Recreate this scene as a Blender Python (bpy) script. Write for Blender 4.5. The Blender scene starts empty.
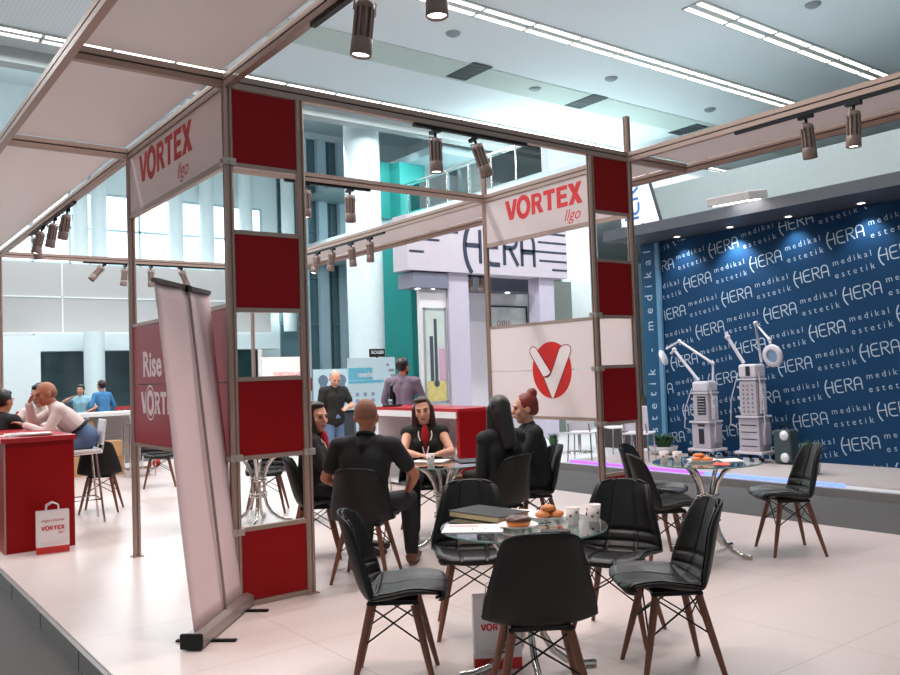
import bpy, bmesh, math, random
from math import sin, cos, pi, radians as R, atan2, sqrt, hypot
from mathutils import Vector as V, Matrix
random.seed(7)
SC = bpy.context.scene
COL = SC.collection

# ------------------------------------------------------------------ camera
FPX, YAW, PIT, ROL = 834.93, 0.6487, 0.0408, -0.0339
CAM = V((-2.2194, -5.3544, 1.5196))
FW = V((sin(YAW)*cos(PIT), cos(YAW)*cos(PIT), sin(PIT)))
r0 = V((cos(YAW), -sin(YAW), 0)); u0 = r0.cross(FW)
RT = cos(ROL)*r0 + sin(ROL)*u0
UP = -sin(ROL)*r0 + cos(ROL)*u0
cd = bpy.data.cameras.new('camera'); cam = bpy.data.objects.new('camera', cd); COL.objects.link(cam)
m3 = Matrix((RT, UP, -FW)).transposed()
cam.matrix_world = Matrix.Translation(CAM) @ m3.to_4x4()
cd.sensor_width = 36; cd.lens = FPX/900*36; cd.clip_end = 200
SC.camera = cam

# ------------------------------------------------------------------ world, big lights, exposure
w = bpy.data.worlds.new('world'); SC.world = w; w.use_nodes = True
bg = w.node_tree.nodes['Background']
bg.inputs[0].default_value = (0.72, 0.9, 1.0, 1); bg.inputs[1].default_value = 0.34
SC.view_settings.view_transform = 'Standard'; SC.view_settings.look = 'None'
SC.view_settings.gamma = 1; SC.view_settings.use_curve_mapping = False
SC.view_settings.exposure = 0.25

def area(name, loc, sx, sy, power, color, direction):
    l = bpy.data.lights.new(name, 'AREA'); l.shape = 'RECTANGLE'; l.size = sx; l.size_y = sy
    l.energy = power; l.color = color
    o = bpy.data.objects.new(name, l); COL.objects.link(o); o.location = loc
    o.rotation_euler = V(direction).to_track_quat('-Z', 'Y').to_euler()
    return o
area('hall_strip_light', (5, 5.0, 8.8), 30, .5, 1500, (.95, .97, 1), (0, 0, -1))
area('hall_strip_light', (5, 0.0, 8.8), 30, .5, 1100, (1, .93, .9), (0, 0, -1))
area('hall_strip_light', (5, 13.8, 8.8), 34, .5, 1500, (.9, .97, 1), (0, 0, -1))
area('window_daylight', (2.5, 23.2, 5.2), 20, 3.0, 1000, (.85, .95, 1), (0, -1, -.6))
area('far_wall_fill', (2, 16.2, 8.3), 22, .8, 260, (.88, .96, 1), (0, 1, -.45))  # added fill lamp, brightens the parapet, columns and upper back wall
area('upper_hall_fill', (9, 19.5, 8.2), 16, 5, 130, (.85, .97, 1), (0, 0, -1))  # unseen area lamp facing down, raises the light around the upper floor

# ------------------------------------------------------------------ helpers
def lin(c): return c/12.92 if c <= .04045 else ((c+.055)/1.055)**2.4
def rgb(r, g, b): return (lin(r/255), lin(g/255), lin(b/255), 1)
MATS = {}
def mat(name, col, rough=.5, metal=0, var=.06, scale=8, bump=0, emit=None, es=0, spec=.5, trans=0, coat=0):
    if name in MATS: return MATS[name]
    m = bpy.data.materials.new(name); m.use_nodes = True; MATS[name] = m
    nt = m.node_tree; n = nt.nodes; L = nt.links; b = n['Principled BSDF']
    b.inputs['Roughness'].default_value = rough; b.inputs['Metallic'].default_value = metal
    b.inputs['Specular IOR Level'].default_value = spec
    b.inputs['Coat Weight'].default_value = coat
    if trans: b.inputs['Transmission Weight'].default_value = trans
    tc = n.new('ShaderNodeTexCoord'); nz = n.new('ShaderNodeTexNoise'); nz.inputs['Scale'].default_value = scale
    nz.inputs['Detail'].default_value = 4
    L.new(tc.outputs['Object'], nz.inputs['Vector'])
    mx = n.new('ShaderNodeMixRGB'); mx.blend_type = 'MIX'
    mx.inputs[1].default_value = tuple(c*(1-var) for c in col[:3])+(1,)
    mx.inputs[2].default_value = tuple(min(1, c*(1+var)) for c in col[:3])+(1,)
    L.new(nz.outputs['Fac'], mx.inputs[0]); L.new(mx.outputs[0], b.inputs['Base Color'])
    if bump:
        bp = n.new('ShaderNodeBump'); bp.inputs['Strength'].default_value = bump; bp.inputs['Distance'].default_value = .01
        L.new(nz.outputs['Fac'], bp.inputs['Height']); L.new(bp.outputs[0], b.inputs['Normal'])
    if emit:
        b.inputs['Emission Color'].default_value = emit; b.inputs['Emission Strength'].default_value = es
    return m
def glass_mat(name, col, mixf=.75, rough=.03):
    m = bpy.data.materials.new(name); m.use_nodes = True; nt = m.node_tree; n = nt.nodes; L = nt.links
    n.remove(n['Principled BSDF']); out = n['Material Output']
    t = n.new('ShaderNodeBsdfTransparent'); t.inputs[0].default_value = col
    g = n.new('ShaderNodeBsdfGlossy'); g.inputs['Roughness'].default_value = rough; g.inputs[0].default_value = (.9, .95, .95, 1)
    fr = n.new('ShaderNodeFresnel'); fr.inputs[0].default_value = 1.5
    mth = n.new('ShaderNodeMath'); mth.operation = 'ADD'; mth.inputs[1].default_value = 1-mixf; mth.use_clamp = True
    mx = n.new('ShaderNodeMixShader')
    L.new(fr.outputs[0], mth.inputs[0]); L.new(mth.outputs[0], mx.inputs[0])
    L.new(t.outputs[0], mx.inputs[1]); L.new(g.outputs[0], mx.inputs[2]); L.new(mx.outputs[0], out.inputs[0])
    MATS[name] = m; return m

def basis(d):
    d = V(d).normalized(); a = V((0, 0, 1)) if abs(d.z) < .9 else V((1, 0, 0))
    x = a.cross(d).normalized(); return x, d.cross(x)

class G:
    def __init__(s): s.v = []; s.f = []; s.sm = []
    def add(s, vs, fs, smooth=False):
        o = len(s.v); s.v += [V(p) for p in vs]; s.f += [[i+o for i in f] for f in fs]; s.sm += [smooth]*len(fs); return s
    def box(s, c, d, M=None):
        x, y, z = d[0]/2, d[1]/2, d[2]/2; c = V(c)
        vs = [V((a*x, b*y, e*z)) for e in (-1, 1) for b in (-1, 1) for a in (-1, 1)]
        if M is not None: vs = [M @ p for p in vs]
        return s.add([p+c for p in vs], [(0,2,3,1),(4,5,7,6),(0,1,5,4),(2,6,7,3),(0,4,6,2),(1,3,7,5)])
    def bx(s, a, b):
        return s.box([(a[i]+b[i])/2 for i in range(3)], [abs(b[i]-a[i]) for i in range(3)])
    def tube(s, pts, r, n=10, cap=True, smooth=True):
        pts = [V(p) for p in pts]; rs = r if isinstance(r, (list, tuple)) else [r]*len(pts)
        vs = []; fs = []; px = None
        for i, p in enumerate(pts):
            d = (pts[min(i+1, len(pts)-1)]-pts[max(i-1, 0)]).normalized()
            if px is None: px, py = basis(d)
            else:
                px = (px-d*px.dot(d)); px = px.normalized() if px.length > 1e-6 else basis(d)[0]
                py = d.cross(px)
            for k in range(n):
                a = 2*pi*k/n; vs.append(p+(px*cos(a)+py*sin(a))*rs[i])
        for i in range(len(pts)-1):
            for k in range(n):
                k2 = (k+1) % n; fs.append((i*n+k, i*n+k2, (i+1)*n+k2, (i+1)*n+k))
        s.add(vs, fs, smooth)
        if cap:
            s.add(vs[:n], [tuple(range(n))[::-1]]); s.add(vs[-n:], [tuple(range(n))])
        return s
    def lathe(s, prof, c=(0,0,0), n=24, M=None, smooth=True):
        vs = []; fs = []; c = V(c)
        for r, z in prof:
            for k in range(n):
                a = 2*pi*k/n; p = V((r*cos(a), r*sin(a), z)); vs.append((M @ p if M is not None else p)+c)
        for i in range(len(prof)-1):
            for k in range(n):
                k2 = (k+1) % n; fs.append((i*n+k, i*n+k2, (i+1)*n+k2, (i+1)*n+k))
        return s.add(vs, fs, smooth)
    def ball(s, c, r, n=14, M=None):
        rx, ry, rz = r if isinstance(r, (tuple, list)) else (r, r, r); c = V(c); vs = []; fs = []; m = n//2
        for i in range(m+1):
            t = pi*i/m
            for k in range(n):
                a = 2*pi*k/n; p = V((rx*sin(t)*cos(a), ry*sin(t)*sin(a), -rz*cos(t))); vs.append((M @ p if M is not None else p)+c)
        for i in range(m):
            for k in range(n):
                k2 = (k+1) % n; fs.append((i*n+k, i*n+k2, (i+1)*n+k2, (i+1)*n+k))
        return s.add(vs, fs, True)
    def cap(s, a, ra, b, rb, n=12):
        a = V(a); b = V(b); d = (b-a); L = d.length
        if L < 1e-5: return s.ball(a, max(ra, rb), n)
        d /= L; prof = []
        pts = []; rs = []
        for i in range(4): t = pi/2*(1-i/4)*1; pts.append(a-d*ra*sin(t)); rs.append(max(ra*cos(t), 1e-4))
        pts.append(a); rs.append(ra); pts.append(b); rs.append(rb)
        for i in range(1, 5): t = pi/2*i/4; pts.append(b+d*rb*sin(t)); rs.append(max(rb*cos(t), 1e-4))
        return s.tube(pts, rs, n)
    def prism(s, poly, z0, z1, M=None):
        n = len(poly); vs = [V((p[0], p[1], z0)) for p in poly]+[V((p[0], p[1], z1)) for p in poly]
        if M is not None: vs = [M @ p for p in vs]
        fs = [tuple(range(n))[::-1], tuple(range(n, 2*n))]+[(i, (i+1) % n, n+(i+1) % n, n+i) for i in range(n)]
        return s.add(vs, fs)
    def xf(s, M): s.v = [M @ p for p in s.v]; return s
    def join(s, g, M=None):
        return s._j(g, M)
    def _j(s, g, M):
        o = len(s.v); s.v += [(M @ p if M is not None else p.copy()) for p in g.v]; s.f += [[i+o for i in f] for f in g.f]; s.sm += g.sm; return s
    def mesh(s, name):
        me = bpy.data.meshes.new(name); me.from_pydata([tuple(p) for p in s.v], [], s.f)
        me.polygons.foreach_set('use_smooth', s.sm); me.update(); return me
    def build(s, name, m=None, parent=None, bevel=0, loc=None, rz=None, recalc=True):
        me = s.mesh(name)
        if recalc:
            bm = bmesh.new(); bm.from_mesh(me); bmesh.ops.recalc_face_normals(bm, faces=bm.faces); bm.to_mesh(me); bm.free()
        o = bpy.data.objects.new(name, me); COL.objects.link(o)
        if m: me.materials.append(m)
        if parent: o.parent = parent
        if loc is not None: o.location = loc
        if rz is not None: o.rotation_euler[2] = rz
        if bevel:
            b = o.modifiers.new('bevel', 'BEVEL'); b.width = bevel; b.segments = 2; b.limit_method = 'ANGLE'; b.angle_limit = .8
        return o

def tag(o, label=None, cat=None, group=None, kind=None):
    if label: o['label'] = label
    if cat: o['category'] = cat
    if group: o['group'] = group
    if kind: o['kind'] = kind
    return o
def thing(name, label, cat, loc=(0,0,0), rz=0, group=None):
    o = bpy.data.objects.new(name, None); COL.objects.link(o); o.location = loc; o.rotation_euler[2] = rz
    o.empty_display_size = .1
    return tag(o, label, cat, group)
def dup(root, loc, rz=None, label=None, group=None, rot=None):
    def cp(o, par):
        c = o.copy(); COL.objects.link(c)
        if par: c.parent = par
        for ch in o.children: cp(ch, c)
        return c
    r = cp(root, None); r.location = loc
    if rz is not None: r.rotation_euler = (0, 0, rz)
    if rot is not None: r.rotation_euler = rot
    if label: r['label'] = label
    if group: r['group'] = group
    return r
def struct(name, g, m, bevel=0): return tag(g.build(name, m, bevel=bevel), kind='structure')
def head_of(fx, fy): return atan2(-fx, fy)

# pixel -> point on a real plane (used to measure where things stand)
def ray(px, py): return FW+RT*((px-450)/FPX)-UP*((py-337.5)/FPX)
def on_x(px, py, X): d = ray(px, py); return CAM+d*((X-CAM.x)/d.x)
def on_y(px, py, Y): d = ray(px, py); return CAM+d*((Y-CAM.y)/d.y)
def on_z(px, py, Z): d = ray(px, py); return CAM+d*((Z-CAM.z)/d.z)
def at_depth(px, D): d = ray(px, 372); return CAM+d*D

# lettering -------------------------------------------------------
def text_g(body, size, offset=0, shear=0, extr=.0, space=1, res=3):
    c = bpy.data.curves.new('t', 'FONT'); c.body = body; c.size = size; c.offset = offset; c.shear = shear; c.extrude = extr
    c.space_character = space; c.resolution_u = res; c.align_x = 'LEFT'
    o = bpy.data.objects.new('t', c); COL.objects.link(o)
    dg = bpy.context.evaluated_depsgraph_get(); dg.update()
    me = bpy.data.meshes.new_from_object(o.evaluated_get(dg))
    g = G(); g.add([v.co.copy() for v in me.vertices], [tuple(p.vertices) for p in me.polygons])
    bpy.data.objects.remove(o); bpy.data.curves.remove(c); bpy.data.meshes.remove(me)
    return g
def width(g): return max(p.x for p in g.v)-min(p.x for p in g.v) if g.v else 0
def ribbon(g, pts, wd, closed=False):
    pts = [V((p[0], p[1], 0)) for p in pts]; n = len(pts); vs = []
    for i in range(n):
        if closed: a, b = pts[i-1], pts[(i+1) % n]
        else: a, b = pts[max(i-1, 0)], pts[min(i+1, n-1)]
        d = (b-a).normalized(); q = V((-d.y, d.x, 0))*wd/2; vs += [pts[i]+q, pts[i]-q]
    fs = [(2*i, 2*i+1, 2*i+3, 2*i+2) for i in range(n-1)]
    if closed: fs.append((2*n-2, 2*n-1, 1, 0))
    g.add(vs, fs); return g
def arc(cx, cy, rx, ry, a0, a1, n=12): return [(cx+rx*cos(R(a0+(a1-a0)*i/n)), cy+ry*sin(R(a0+(a1-a0)*i/n))) for i in range(n+1)]
def poly(g, *pp):
    for p in pp: g.add([V((x, y, 0)) for x, y in p], [tuple(range(len(p)))])
    return g
def vortex_g():
    """heavy block word, cap height 1, length about 4.6"""
    g = G()
    poly(g, [(0,1),(.3,1),(.47,.36),(.38,0),(.3,0)], [(.47,.36),(.64,1),(.94,1),(.62,0),(.38,0)])
    x = 1.37; out = arc(x, .5, .52, .6, 0, 360, 40)[:-1]; inn = arc(x, .5, .24, .34, 0, 360, 40)[:-1]
    vs = [V((a, b, 0)) for a, b in out+inn]; g.add(vs, [(i, (i+1) % 40, 40+(i+1) % 40, 40+i) for i in range(40)])
    x = 1.96; poly(g, [(x,0),(x+.27,0),(x+.27,1),(x,1)])
    o2 = [(x+.27,1)]+arc(x+.45, .7, .3, .3, 90, -90, 12)+[(x+.27,.4)]; i2 = [(x+.27,.8)]+arc(x+.45, .7, .1, .1, 90, -90, 12)+[(x+.27,.6)]
    n = len(o2); g.add([V((a, b, 0)) for a, b in o2+i2], [(i, i+1, n+i+1, n+i) for i in range(n-1)])
    poly(g, [(x+.33,.42),(x+.6,.45),(x+.84,0),(x+.53,0)])
    x = 2.84; poly(g, [(x-.02,.78),(x+.78,.78),(x+.78,1),(x-.02,1)], [(x+.25,0),(x+.52,0),(x+.52,.78),(x+.25,.78)])
    x = 3.72; poly(g, [(x,0),(x+.27,0),(x+.27,1),(x,1)], [(x+.27,0),(x+.72,0),(x+.72,.21),(x+.27,.21)], [(x+.27,.4),(x+.66,.4),(x+.66,.6),(x+.27,.6)], [(x+.27,.79),(x+.72,.79),(x+.72,1),(x+.27,1)])
    x = 4.48; poly(g, [(x+a, y) for a, y in ((0,0),(.32,0),(.45,.24),(.58,0),(.92,0),(.61,.5),(.9,1),(.58,1),(.45,.77),(.32,1),(-.02,1),(.29,.5))])
    return g
def hera_g(wd=.1):
    """thin round letters, cap height 1, first letter opened by a tall bow"""
    g = G()
    ribbon(g, arc(1.0, .42, 1.0, 1.05, 138, 222, 16), wd*1.15)
    ribbon(g, [(.03,.5),(.62,.5)], wd); ribbon(g, [(.62,0),(.62,.95)], wd)
    ribbon(g, [(1.42,.95),(1.1,.95)]+arc(1.1, .7, .25, .25, 90, 180, 5)+arc(1.1, .25, .25, .25, 180, 270, 5)+[(1.42,0)], wd); ribbon(g, [(.86,.5),(1.36,.5)], wd)
    ribbon(g, [(1.62,0),(1.62,.95),(1.95,.95)]+arc(1.95, .73, .22, .22, 90, -90, 8)+[(1.62,.51)], wd); ribbon(g, [(1.85,.5),(2.2,0)], wd)
    ribbon(g, [(2.38,0),(2.38,.68)]+arc(2.65, .68, .27, .27, 180, 0, 10)+[(2.92,0)], wd); ribbon(g, [(2.38,.42),(2.92,.42)], wd)
    return g
def plane_M(o, xdir, updir):
    x = V(xdir).normalized(); y = V(updir).normalized(); z = x.cross(y)
    return Matrix.Translation(V(o)) @ Matrix((x, y, z)).transposed().to_4x4()

# ------------------------------------------------------------------ materials
ALU = mat('warm_aluminium', rgb(170,146,134), .42, .45, .05, 3)
GROOVE = mat('dark_groove', rgb(60,50,46), .6)
WHITE = mat('white_laminate_panel', rgb(226,214,212), .45, 0, .02, 2)
def translucent(m, fac, col):
    nt = m.node_tree; n = nt.nodes; L = nt.links; t = n.new('ShaderNodeBsdfTranslucent'); t.inputs[0].default_value = col
    mx = n.new('ShaderNodeMixShader'); mx.inputs[0].default_value = fac
    L.new(n['Principled BSDF'].outputs[0], mx.inputs[1]); L.new(t.outputs[0], mx.inputs[2]); L.new(mx.outputs[0], n['Material Output'].inputs[0])
CANOPY = mat('translucent_canopy_sheet', rgb(222,214,212), .4, 0, .02, 2); translucent(CANOPY, .32, rgb(226,218,216))
SIGNW = mat('translucent_sign_board', rgb(230,218,216), .45, 0, .02, 2); translucent(SIGNW, .3, rgb(236,222,218))
RED = mat('red_laminate_panel', rgb(146,2,8), .45, 0, .04, 3, spec=.2)
REDS = mat('red_print', rgb(206,40,42), .5)
DKRED = mat('burgundy_print_panel', rgb(150,48,56), .45, 0, .05, 2)
BLACKL = mat('black_leather', rgb(17,15,15), .4, 0, .12, 60, .08, spec=.4)
BLACKP = mat('black_shell_plastic', rgb(18,16,16), .5, 0, .05, 20, spec=.3)
BLACKM = mat('black_metal', rgb(20,20,21), .45, .5)
CHROME = mat('chrome', rgb(205,198,192), .12, 1, .02)
WOOD = None
def wood_mat():
    m = mat('walnut_leg_wood', rgb(112,66,44), .45, 0, .25, 20); nt = m.node_tree
    nz = [n for n in nt.nodes if n.type == 'TEX_NOISE'][0]; tc = [n for n in nt.nodes if n.type == 'TEX_COORD'][0]
    mp = nt.nodes.new('ShaderNodeMapping'); mp.inputs['Scale'].default_value = (4, 4, .4)
    nt.links.new(tc.outputs['Object'], mp.inputs[0]); nt.links.new(mp.outputs[0], nz.inputs['Vector']); return m
WOOD = wood_mat()
WHITEP = mat('white_plastic', rgb(228,226,226), .4, 0, .02)
PAPER = mat('white_paper', rgb(236,228,226), .7, 0, .02)
BLUEW = mat('cool_white_paint', rgb(226,238,240), .6, 0, .03, .5)
WIN_E = mat('bright_window_daylight', rgb(235,245,250), .4, emit=(.86, .95, 1, 1), es=1.35)
LAMP_E = mat('lit_lamp_lens', rgb(255,250,240), .3, emit=(1, .95, .9, 1), es=9)
STRIP_E = mat('lit_ceiling_tube', rgb(255,250,240), .3, emit=(1, .96, .88, 1), es=2.2)
TEAL = mat('teal_paint', rgb(48,160,154), .55, 0, .05, 1)
NAVY = mat('dark_blue_lettering', rgb(44,52,76), .5)
SKIN = mat('skin_light', rgb(206,150,124), .5, 0, .05, 12)
SKIN2 = mat('skin_tanned', rgb(176,112,84), .5, 0, .05, 12)
HAIRB = mat('black_hair', rgb(26,20,20), .4, 0, .3, 90, .2)
HAIRBR = mat('dark_brown_hair', rgb(52,30,24), .4, 0, .3, 90, .2)
HAIRR = mat('dyed_red_hair', rgb(120,36,24), .45, 0, .35, 90, .2)
HAIRG = mat('grey_hair', rgb(150,147,144), .5, 0, .1, 90, .2)
STUB = mat('cropped_brown_hair', rgb(136,88,68), .65, 0, .15, 120)
CLOTHB = mat('black_cloth', rgb(18,17,18), .8, 0, .15, 50)
CLOTHW = mat('white_shirt_cloth', rgb(226,206,200), .75, 0, .04, 30)
CLOTHR = mat('red_cloth', rgb(176,22,30), .75, 0, .1, 30)
DENIM = mat('blue_denim', rgb(88,112,146), .8, 0, .15, 60)
DARKT = mat('dark_trousers', rgb(22,22,26), .8, 0, .15, 50)
CHECK = mat('grey_purple_check_cloth', rgb(108,94,112), .8, 0, .25, 120)
EYE = mat('eye_dark', rgb(30,22,20), .2)
LIP = mat('lip', rgb(160,80,76), .5)
SHOE = mat('dark_shoe_leather', rgb(40,28,24), .4)
SHOEBR = mat('brown_shoe_leather', rgb(112,70,48), .45)

def floor_mat():
    m = mat('white_glossy_floor_tiles', rgb(212,197,192), .28, 0, .02, .6, spec=.4); nt = m.node_tree; n = nt.nodes; L = nt.links
    b = n['Principled BSDF']; mx = [k for k in n if k.type == 'MIX_RGB'][0]
    geo = n.new('ShaderNodeNewGeometry'); sep = n.new('ShaderNodeSeparateXYZ'); L.new(geo.outputs['Position'], sep.inputs[0])
    def line(sock, off, per):
        a = n.new('ShaderNodeMath'); a.operation = 'SUBTRACT'; L.new(sock, a.inputs[0]); a.inputs[1].default_value = off
        d = n.new('ShaderNodeMath'); d.operation = 'DIVIDE'; L.new(a.outputs[0], d.inputs[0]); d.inputs[1].default_value = per
        f = n.new('ShaderNodeMath'); f.operation = 'FRACT'; L.new(d.outputs[0], f.inputs[0])
        l = n.new('ShaderNodeMath'); l.operation = 'LESS_THAN'; L.new(f.outputs[0], l.inputs[0]); l.inputs[1].default_value = .007/per
        return l.outputs[0]
    mm = n.new('ShaderNodeMath'); mm.operation = 'MAXIMUM'
    L.new(line(sep.outputs[0], -1.0, 1.035), mm.inputs[0]); L.new(line(sep.outputs[1], 0, 1.0), mm.inputs[1])
    m2 = n.new('ShaderNodeMixRGB'); L.new(mm.outputs[0], m2.inputs[0]); L.new(mx.outputs[0], m2.inputs[1]); m2.inputs[2].default_value = rgb(186,170,165)
    L.new(m2.outputs[0], b.inputs['Base Color']); return m
FLOOR = floor_mat()
CARPET = mat('grey_carpet', rgb(82,80,79), .95, 0, .25, 160, .4)
def ceil_mat():
    m = mat('perforated_ceiling_panels', rgb(238,242,244), .8, 0, .03, .4); nt = m.node_tree; n = nt.nodes; L = nt.links
    b = n['Principled BSDF']; mx = [k for k in n if k.type == 'MIX_RGB'][0]
    geo = n.new('ShaderNodeNewGeometry'); vo = n.new('ShaderNodeTexVoronoi'); vo.inputs['Scale'].default_value = 12; vo.inputs['Randomness'].default_value = 0
    L.new(geo.outputs['Position'], vo.inputs['Vector'])
    lt = n.new('ShaderNodeMath'); lt.operation = 'LESS_THAN'; lt.inputs[1].default_value = .22; L.new(vo.outputs['Distance'], lt.inputs[0])
    m2 = n.new('ShaderNodeMixRGB'); L.new(lt.outputs[0], m2.inputs[0]); L.new(mx.outputs[0], m2.inputs[1]); m2.inputs[2].default_value = rgb(222,228,231)
    L.new(m2.outputs[0], b.inputs['Base Color']); return m
CEIL = ceil_mat()

# ------------------------------------------------------------------ hall shell
FZ = -.12
struct('floor', G().bx((-30, -14, FZ-.2), (50, 30, FZ)), CARPET)
struct('ceiling', G().bx((-30, -12, 9), (50, 14.8, 9.2)), CEIL)
struct('trim_1', G().bx((-30, 14.8, 8.66), (50, 15.2, 9.2)), mat('grey_soffit_paint', rgb(170,176,176), .7))
struct('trim_2', G().bx((-30, 15.2, 11.2), (50, 25, 11.4)), BLUEW)          # high white soffit over the far aisle
BW = 24.0
gb = G()
gb.bx((-30, BW, FZ), (2.0, BW+.3, 3.25)); gb.bx((-30, BW, 3.25), (11.2, BW+.3, 5.5)); gb.bx((-30, BW, 7.9), (11.9, BW+.3, 11.2))
gb.bx((11.2, BW, 3.25), (11.9, BW+.3, 7.9)); gb.bx((15.4, BW, FZ), (50, BW+.3, 11.2)); gb.bx((11.9, BW, 10.9), (15.4, BW+.3, 11.2))
gb.bx((2.0, BW, 2.75), (11.2, BW+.3, 3.25)); gb.bx((10.9, BW, FZ), (11.9, BW+.3, 3.25))
struct('wall_back', gb, BLUEW)
struct('wall_right', G().bx((48, 1, FZ), (48.3, 24, 9)), BLUEW)
# parapet that runs in front of the glazing
struct('trim_3', G().bx((-30, 22.9, 3.15), (11.0, 23.2, 5.35)), mat('pale_parapet_cladding', rgb(190,184,182), .6, 0, .03, .3))
gt = G()
gt.bx((-30, 22.86, 4.25), (11.0, 22.9, 4.29)); gt.bx((3.9, 22.86, 3.15), (3.94, 22.9, 5.35)); gt.bx((-30, 22.8, 3.08), (11.0, 22.95, 3.16))
struct('trim_4', gt, mat('white_parapet_joint', rgb(240,240,240), .6))
# upper glazing
def window(name, x0, x1, z0, z1, y, nx, nz, glassm, framem, fr=.07):
    g = G().bx((x0, y+.05, z0), (x1, y+.09, z1)); p = struct(name, g, glassm)
    f = G()
    for i in range(nx+1): x = x0+(x1-x0)*i/nx; f.bx((x-fr/2, y-.03, z0), (x+fr/2, y+.05, z1))
    for i in range(nz+1): z = z0+(z1-z0)*i/nz; f.bx((x0, y-.03, z-fr/2), (x1, y+.05, z+fr/2))
    f.build('window_frame', framem, p); return p
MULL = mat('pale_blue_mullion', rgb(176,200,208), .5)
window('window_1', -8, 11.2, 5.5, 7.9, BW, 17, 2, WIN_E, MULL)
DKGL = mat('dark_tinted_glass', rgb(66,84,88), .12, 0, .6, 1.6)
window('window_2', 3.4, 10.9, FZ, 2.75, BW, 5, 1, DKGL, mat('dark_frame', rgb(40,56,62), .5))
BGL = mat('blue_grey_glass', rgb(104,134,142), .15, 0, .12, .4)
window('window_3', 11.9, 15.4, FZ, 10.9, BW, 3, 6, BGL, mat('grey_steel_frame', rgb(120,142,150), .4), .05)
gm = G(); 
for pa, pb in ((303, 309), (320, 328.5), (341, 348)): gm.bx((on_y(pa, 300, 23.8).x, 23.7, FZ), (on_y(pb, 300, 23.8).x, 23.95, 10.9))
struct('trim_5', gm, mat('pale_blue_pilaster', rgb(196,220,232), .5))
struct('trim_6', G().bx((12.28, 23.72, 5.5), (12.5, 23.95, 10.9)), mat('dark_steel', rgb(38,48,54), .5))
# shop front fascia, white partition at the left
struct('trim_7', G().bx((3.0, 22.2, 2.55), (11.0, 22.9, 3.1)), BLUEW)
pl = struct('wall_left', G().bx((-9, 17, FZ), (2.13, 17.3, 2.75)), BLUEW)
# pale round columns
def column(x, y, r, z0, z1, label):
    t = G().lathe([(r, z0), (r, z1)], (x, y, 0), 32).lathe([(0.001, z1), (r, z1)], (x, y, 0), 32)
    return tag(t.build('column', mat('column_white_paint', rgb(224,236,238), .5)), label, 'column')
colpx = [(80, 'pale round column before the bright windows, leftmost, beside the left spotlight cluster'), (99, 'pale round column close right of the leftmost one, before the bright windows'),
         (176, 'pale round column seen under the left header sign, left of a pair'), (207, 'pale round column seen under the left header sign, next to the checkered column'),
         (246, 'pale round column seen through the top gap of the left checkered column, left side'), (288, 'pale round column seen through the top gap of the left checkered column, right side')]
for px, lb in colpx:
    p = on_y(px, 230, 23.55); column(p.x, 23.55, .25, 3.25, 11.2, lb)
p = on_y(284/3+0, 380, 21.5); column(p.x, 21.5, .3, FZ, 3.1, 'white round column standing in front of the dark shop front')
column(10.92, 16.1, .54, FZ, 11.2, 'broad white round hall column behind the light blue poster')
# teal walls
struct('wall_teal', G().bx((11.9, 18.0, FZ), (14.2, 18.4, 6.0)).bx((12.15, 17.0, FZ), (13.2, 18.0, 5.9)), TEAL)
# mezzanine with glass railing
struct('trim_8', G().bx((13, 8.6, 5.9), (26, 23.9, 6.65)), BLUEW)
struct('trim_9', G().bx((13.2, 15.4, 8.4), (18, 23.9, 8.64)), mat('grey_mezzanine_ceiling', rgb(160,180,184), .6))
rl = thing('railing', 'glass and steel railing along the upper floor edge', 'railing', (13.1, 10.45, 6.65))
for i in range(7): G().tube([(0, i*1.05+.1, 0), (0, i*1.05+.1, 1.0)], .022, 8).build('baluster', CHROME, rl)
G().tube([(0, 0, 1.02), (0, 6.5, 1.02)], .03, 8).build('handrail', CHROME, rl)
RG = glass_mat('railing_glass', (.75,.9,.92,1), .85)
for i in range(6): G().bx((-.008, i*1.05+.14, .08), (.008, i*1.05+1.1, .92)).build('glass_pane', RG, rl)
struct('wall_upper', G().bx((12.1, 17.6, 6.65), (14.2, 18.0, 8.5)).bx((12.9, 17.0, 6.65), (13.9, 17.6, 8.4)), TEAL)
struct('wall_upper_right', G().bx((13, 10.2, 6.65), (26, 10.45, 7.5)), BLUEW)
struct('trim_13', G().bx((18, 15.4, 6.65), (18.3, 23.9, 11.2)), BLUEW)
struct('trim_14', G().bx((-30, 10.2, 8.985), (50, 11.3, 8.998)), mat('greenish_ceiling_band', rgb(204,214,206), .8))
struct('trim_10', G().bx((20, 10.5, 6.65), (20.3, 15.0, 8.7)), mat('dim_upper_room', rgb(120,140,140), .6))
# bulkhead beam and white wall at right
struct('trim_11', G().bx((14, -12, 4.9), (14.8, 8.2, 5.8)), mat('grey_white_beam', rgb(150,161,161), .7))
struct('trim_12', G().bx((14.0, 4.6, FZ), (14.8, 5.3, 4.9)), BLUEW)
struct('wall_right_lower', G().bx((16.5, -12, FZ), (16.8, 8.5, 6.2)), mat('aqua_white_paint', rgb(176,206,210), .6))

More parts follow.
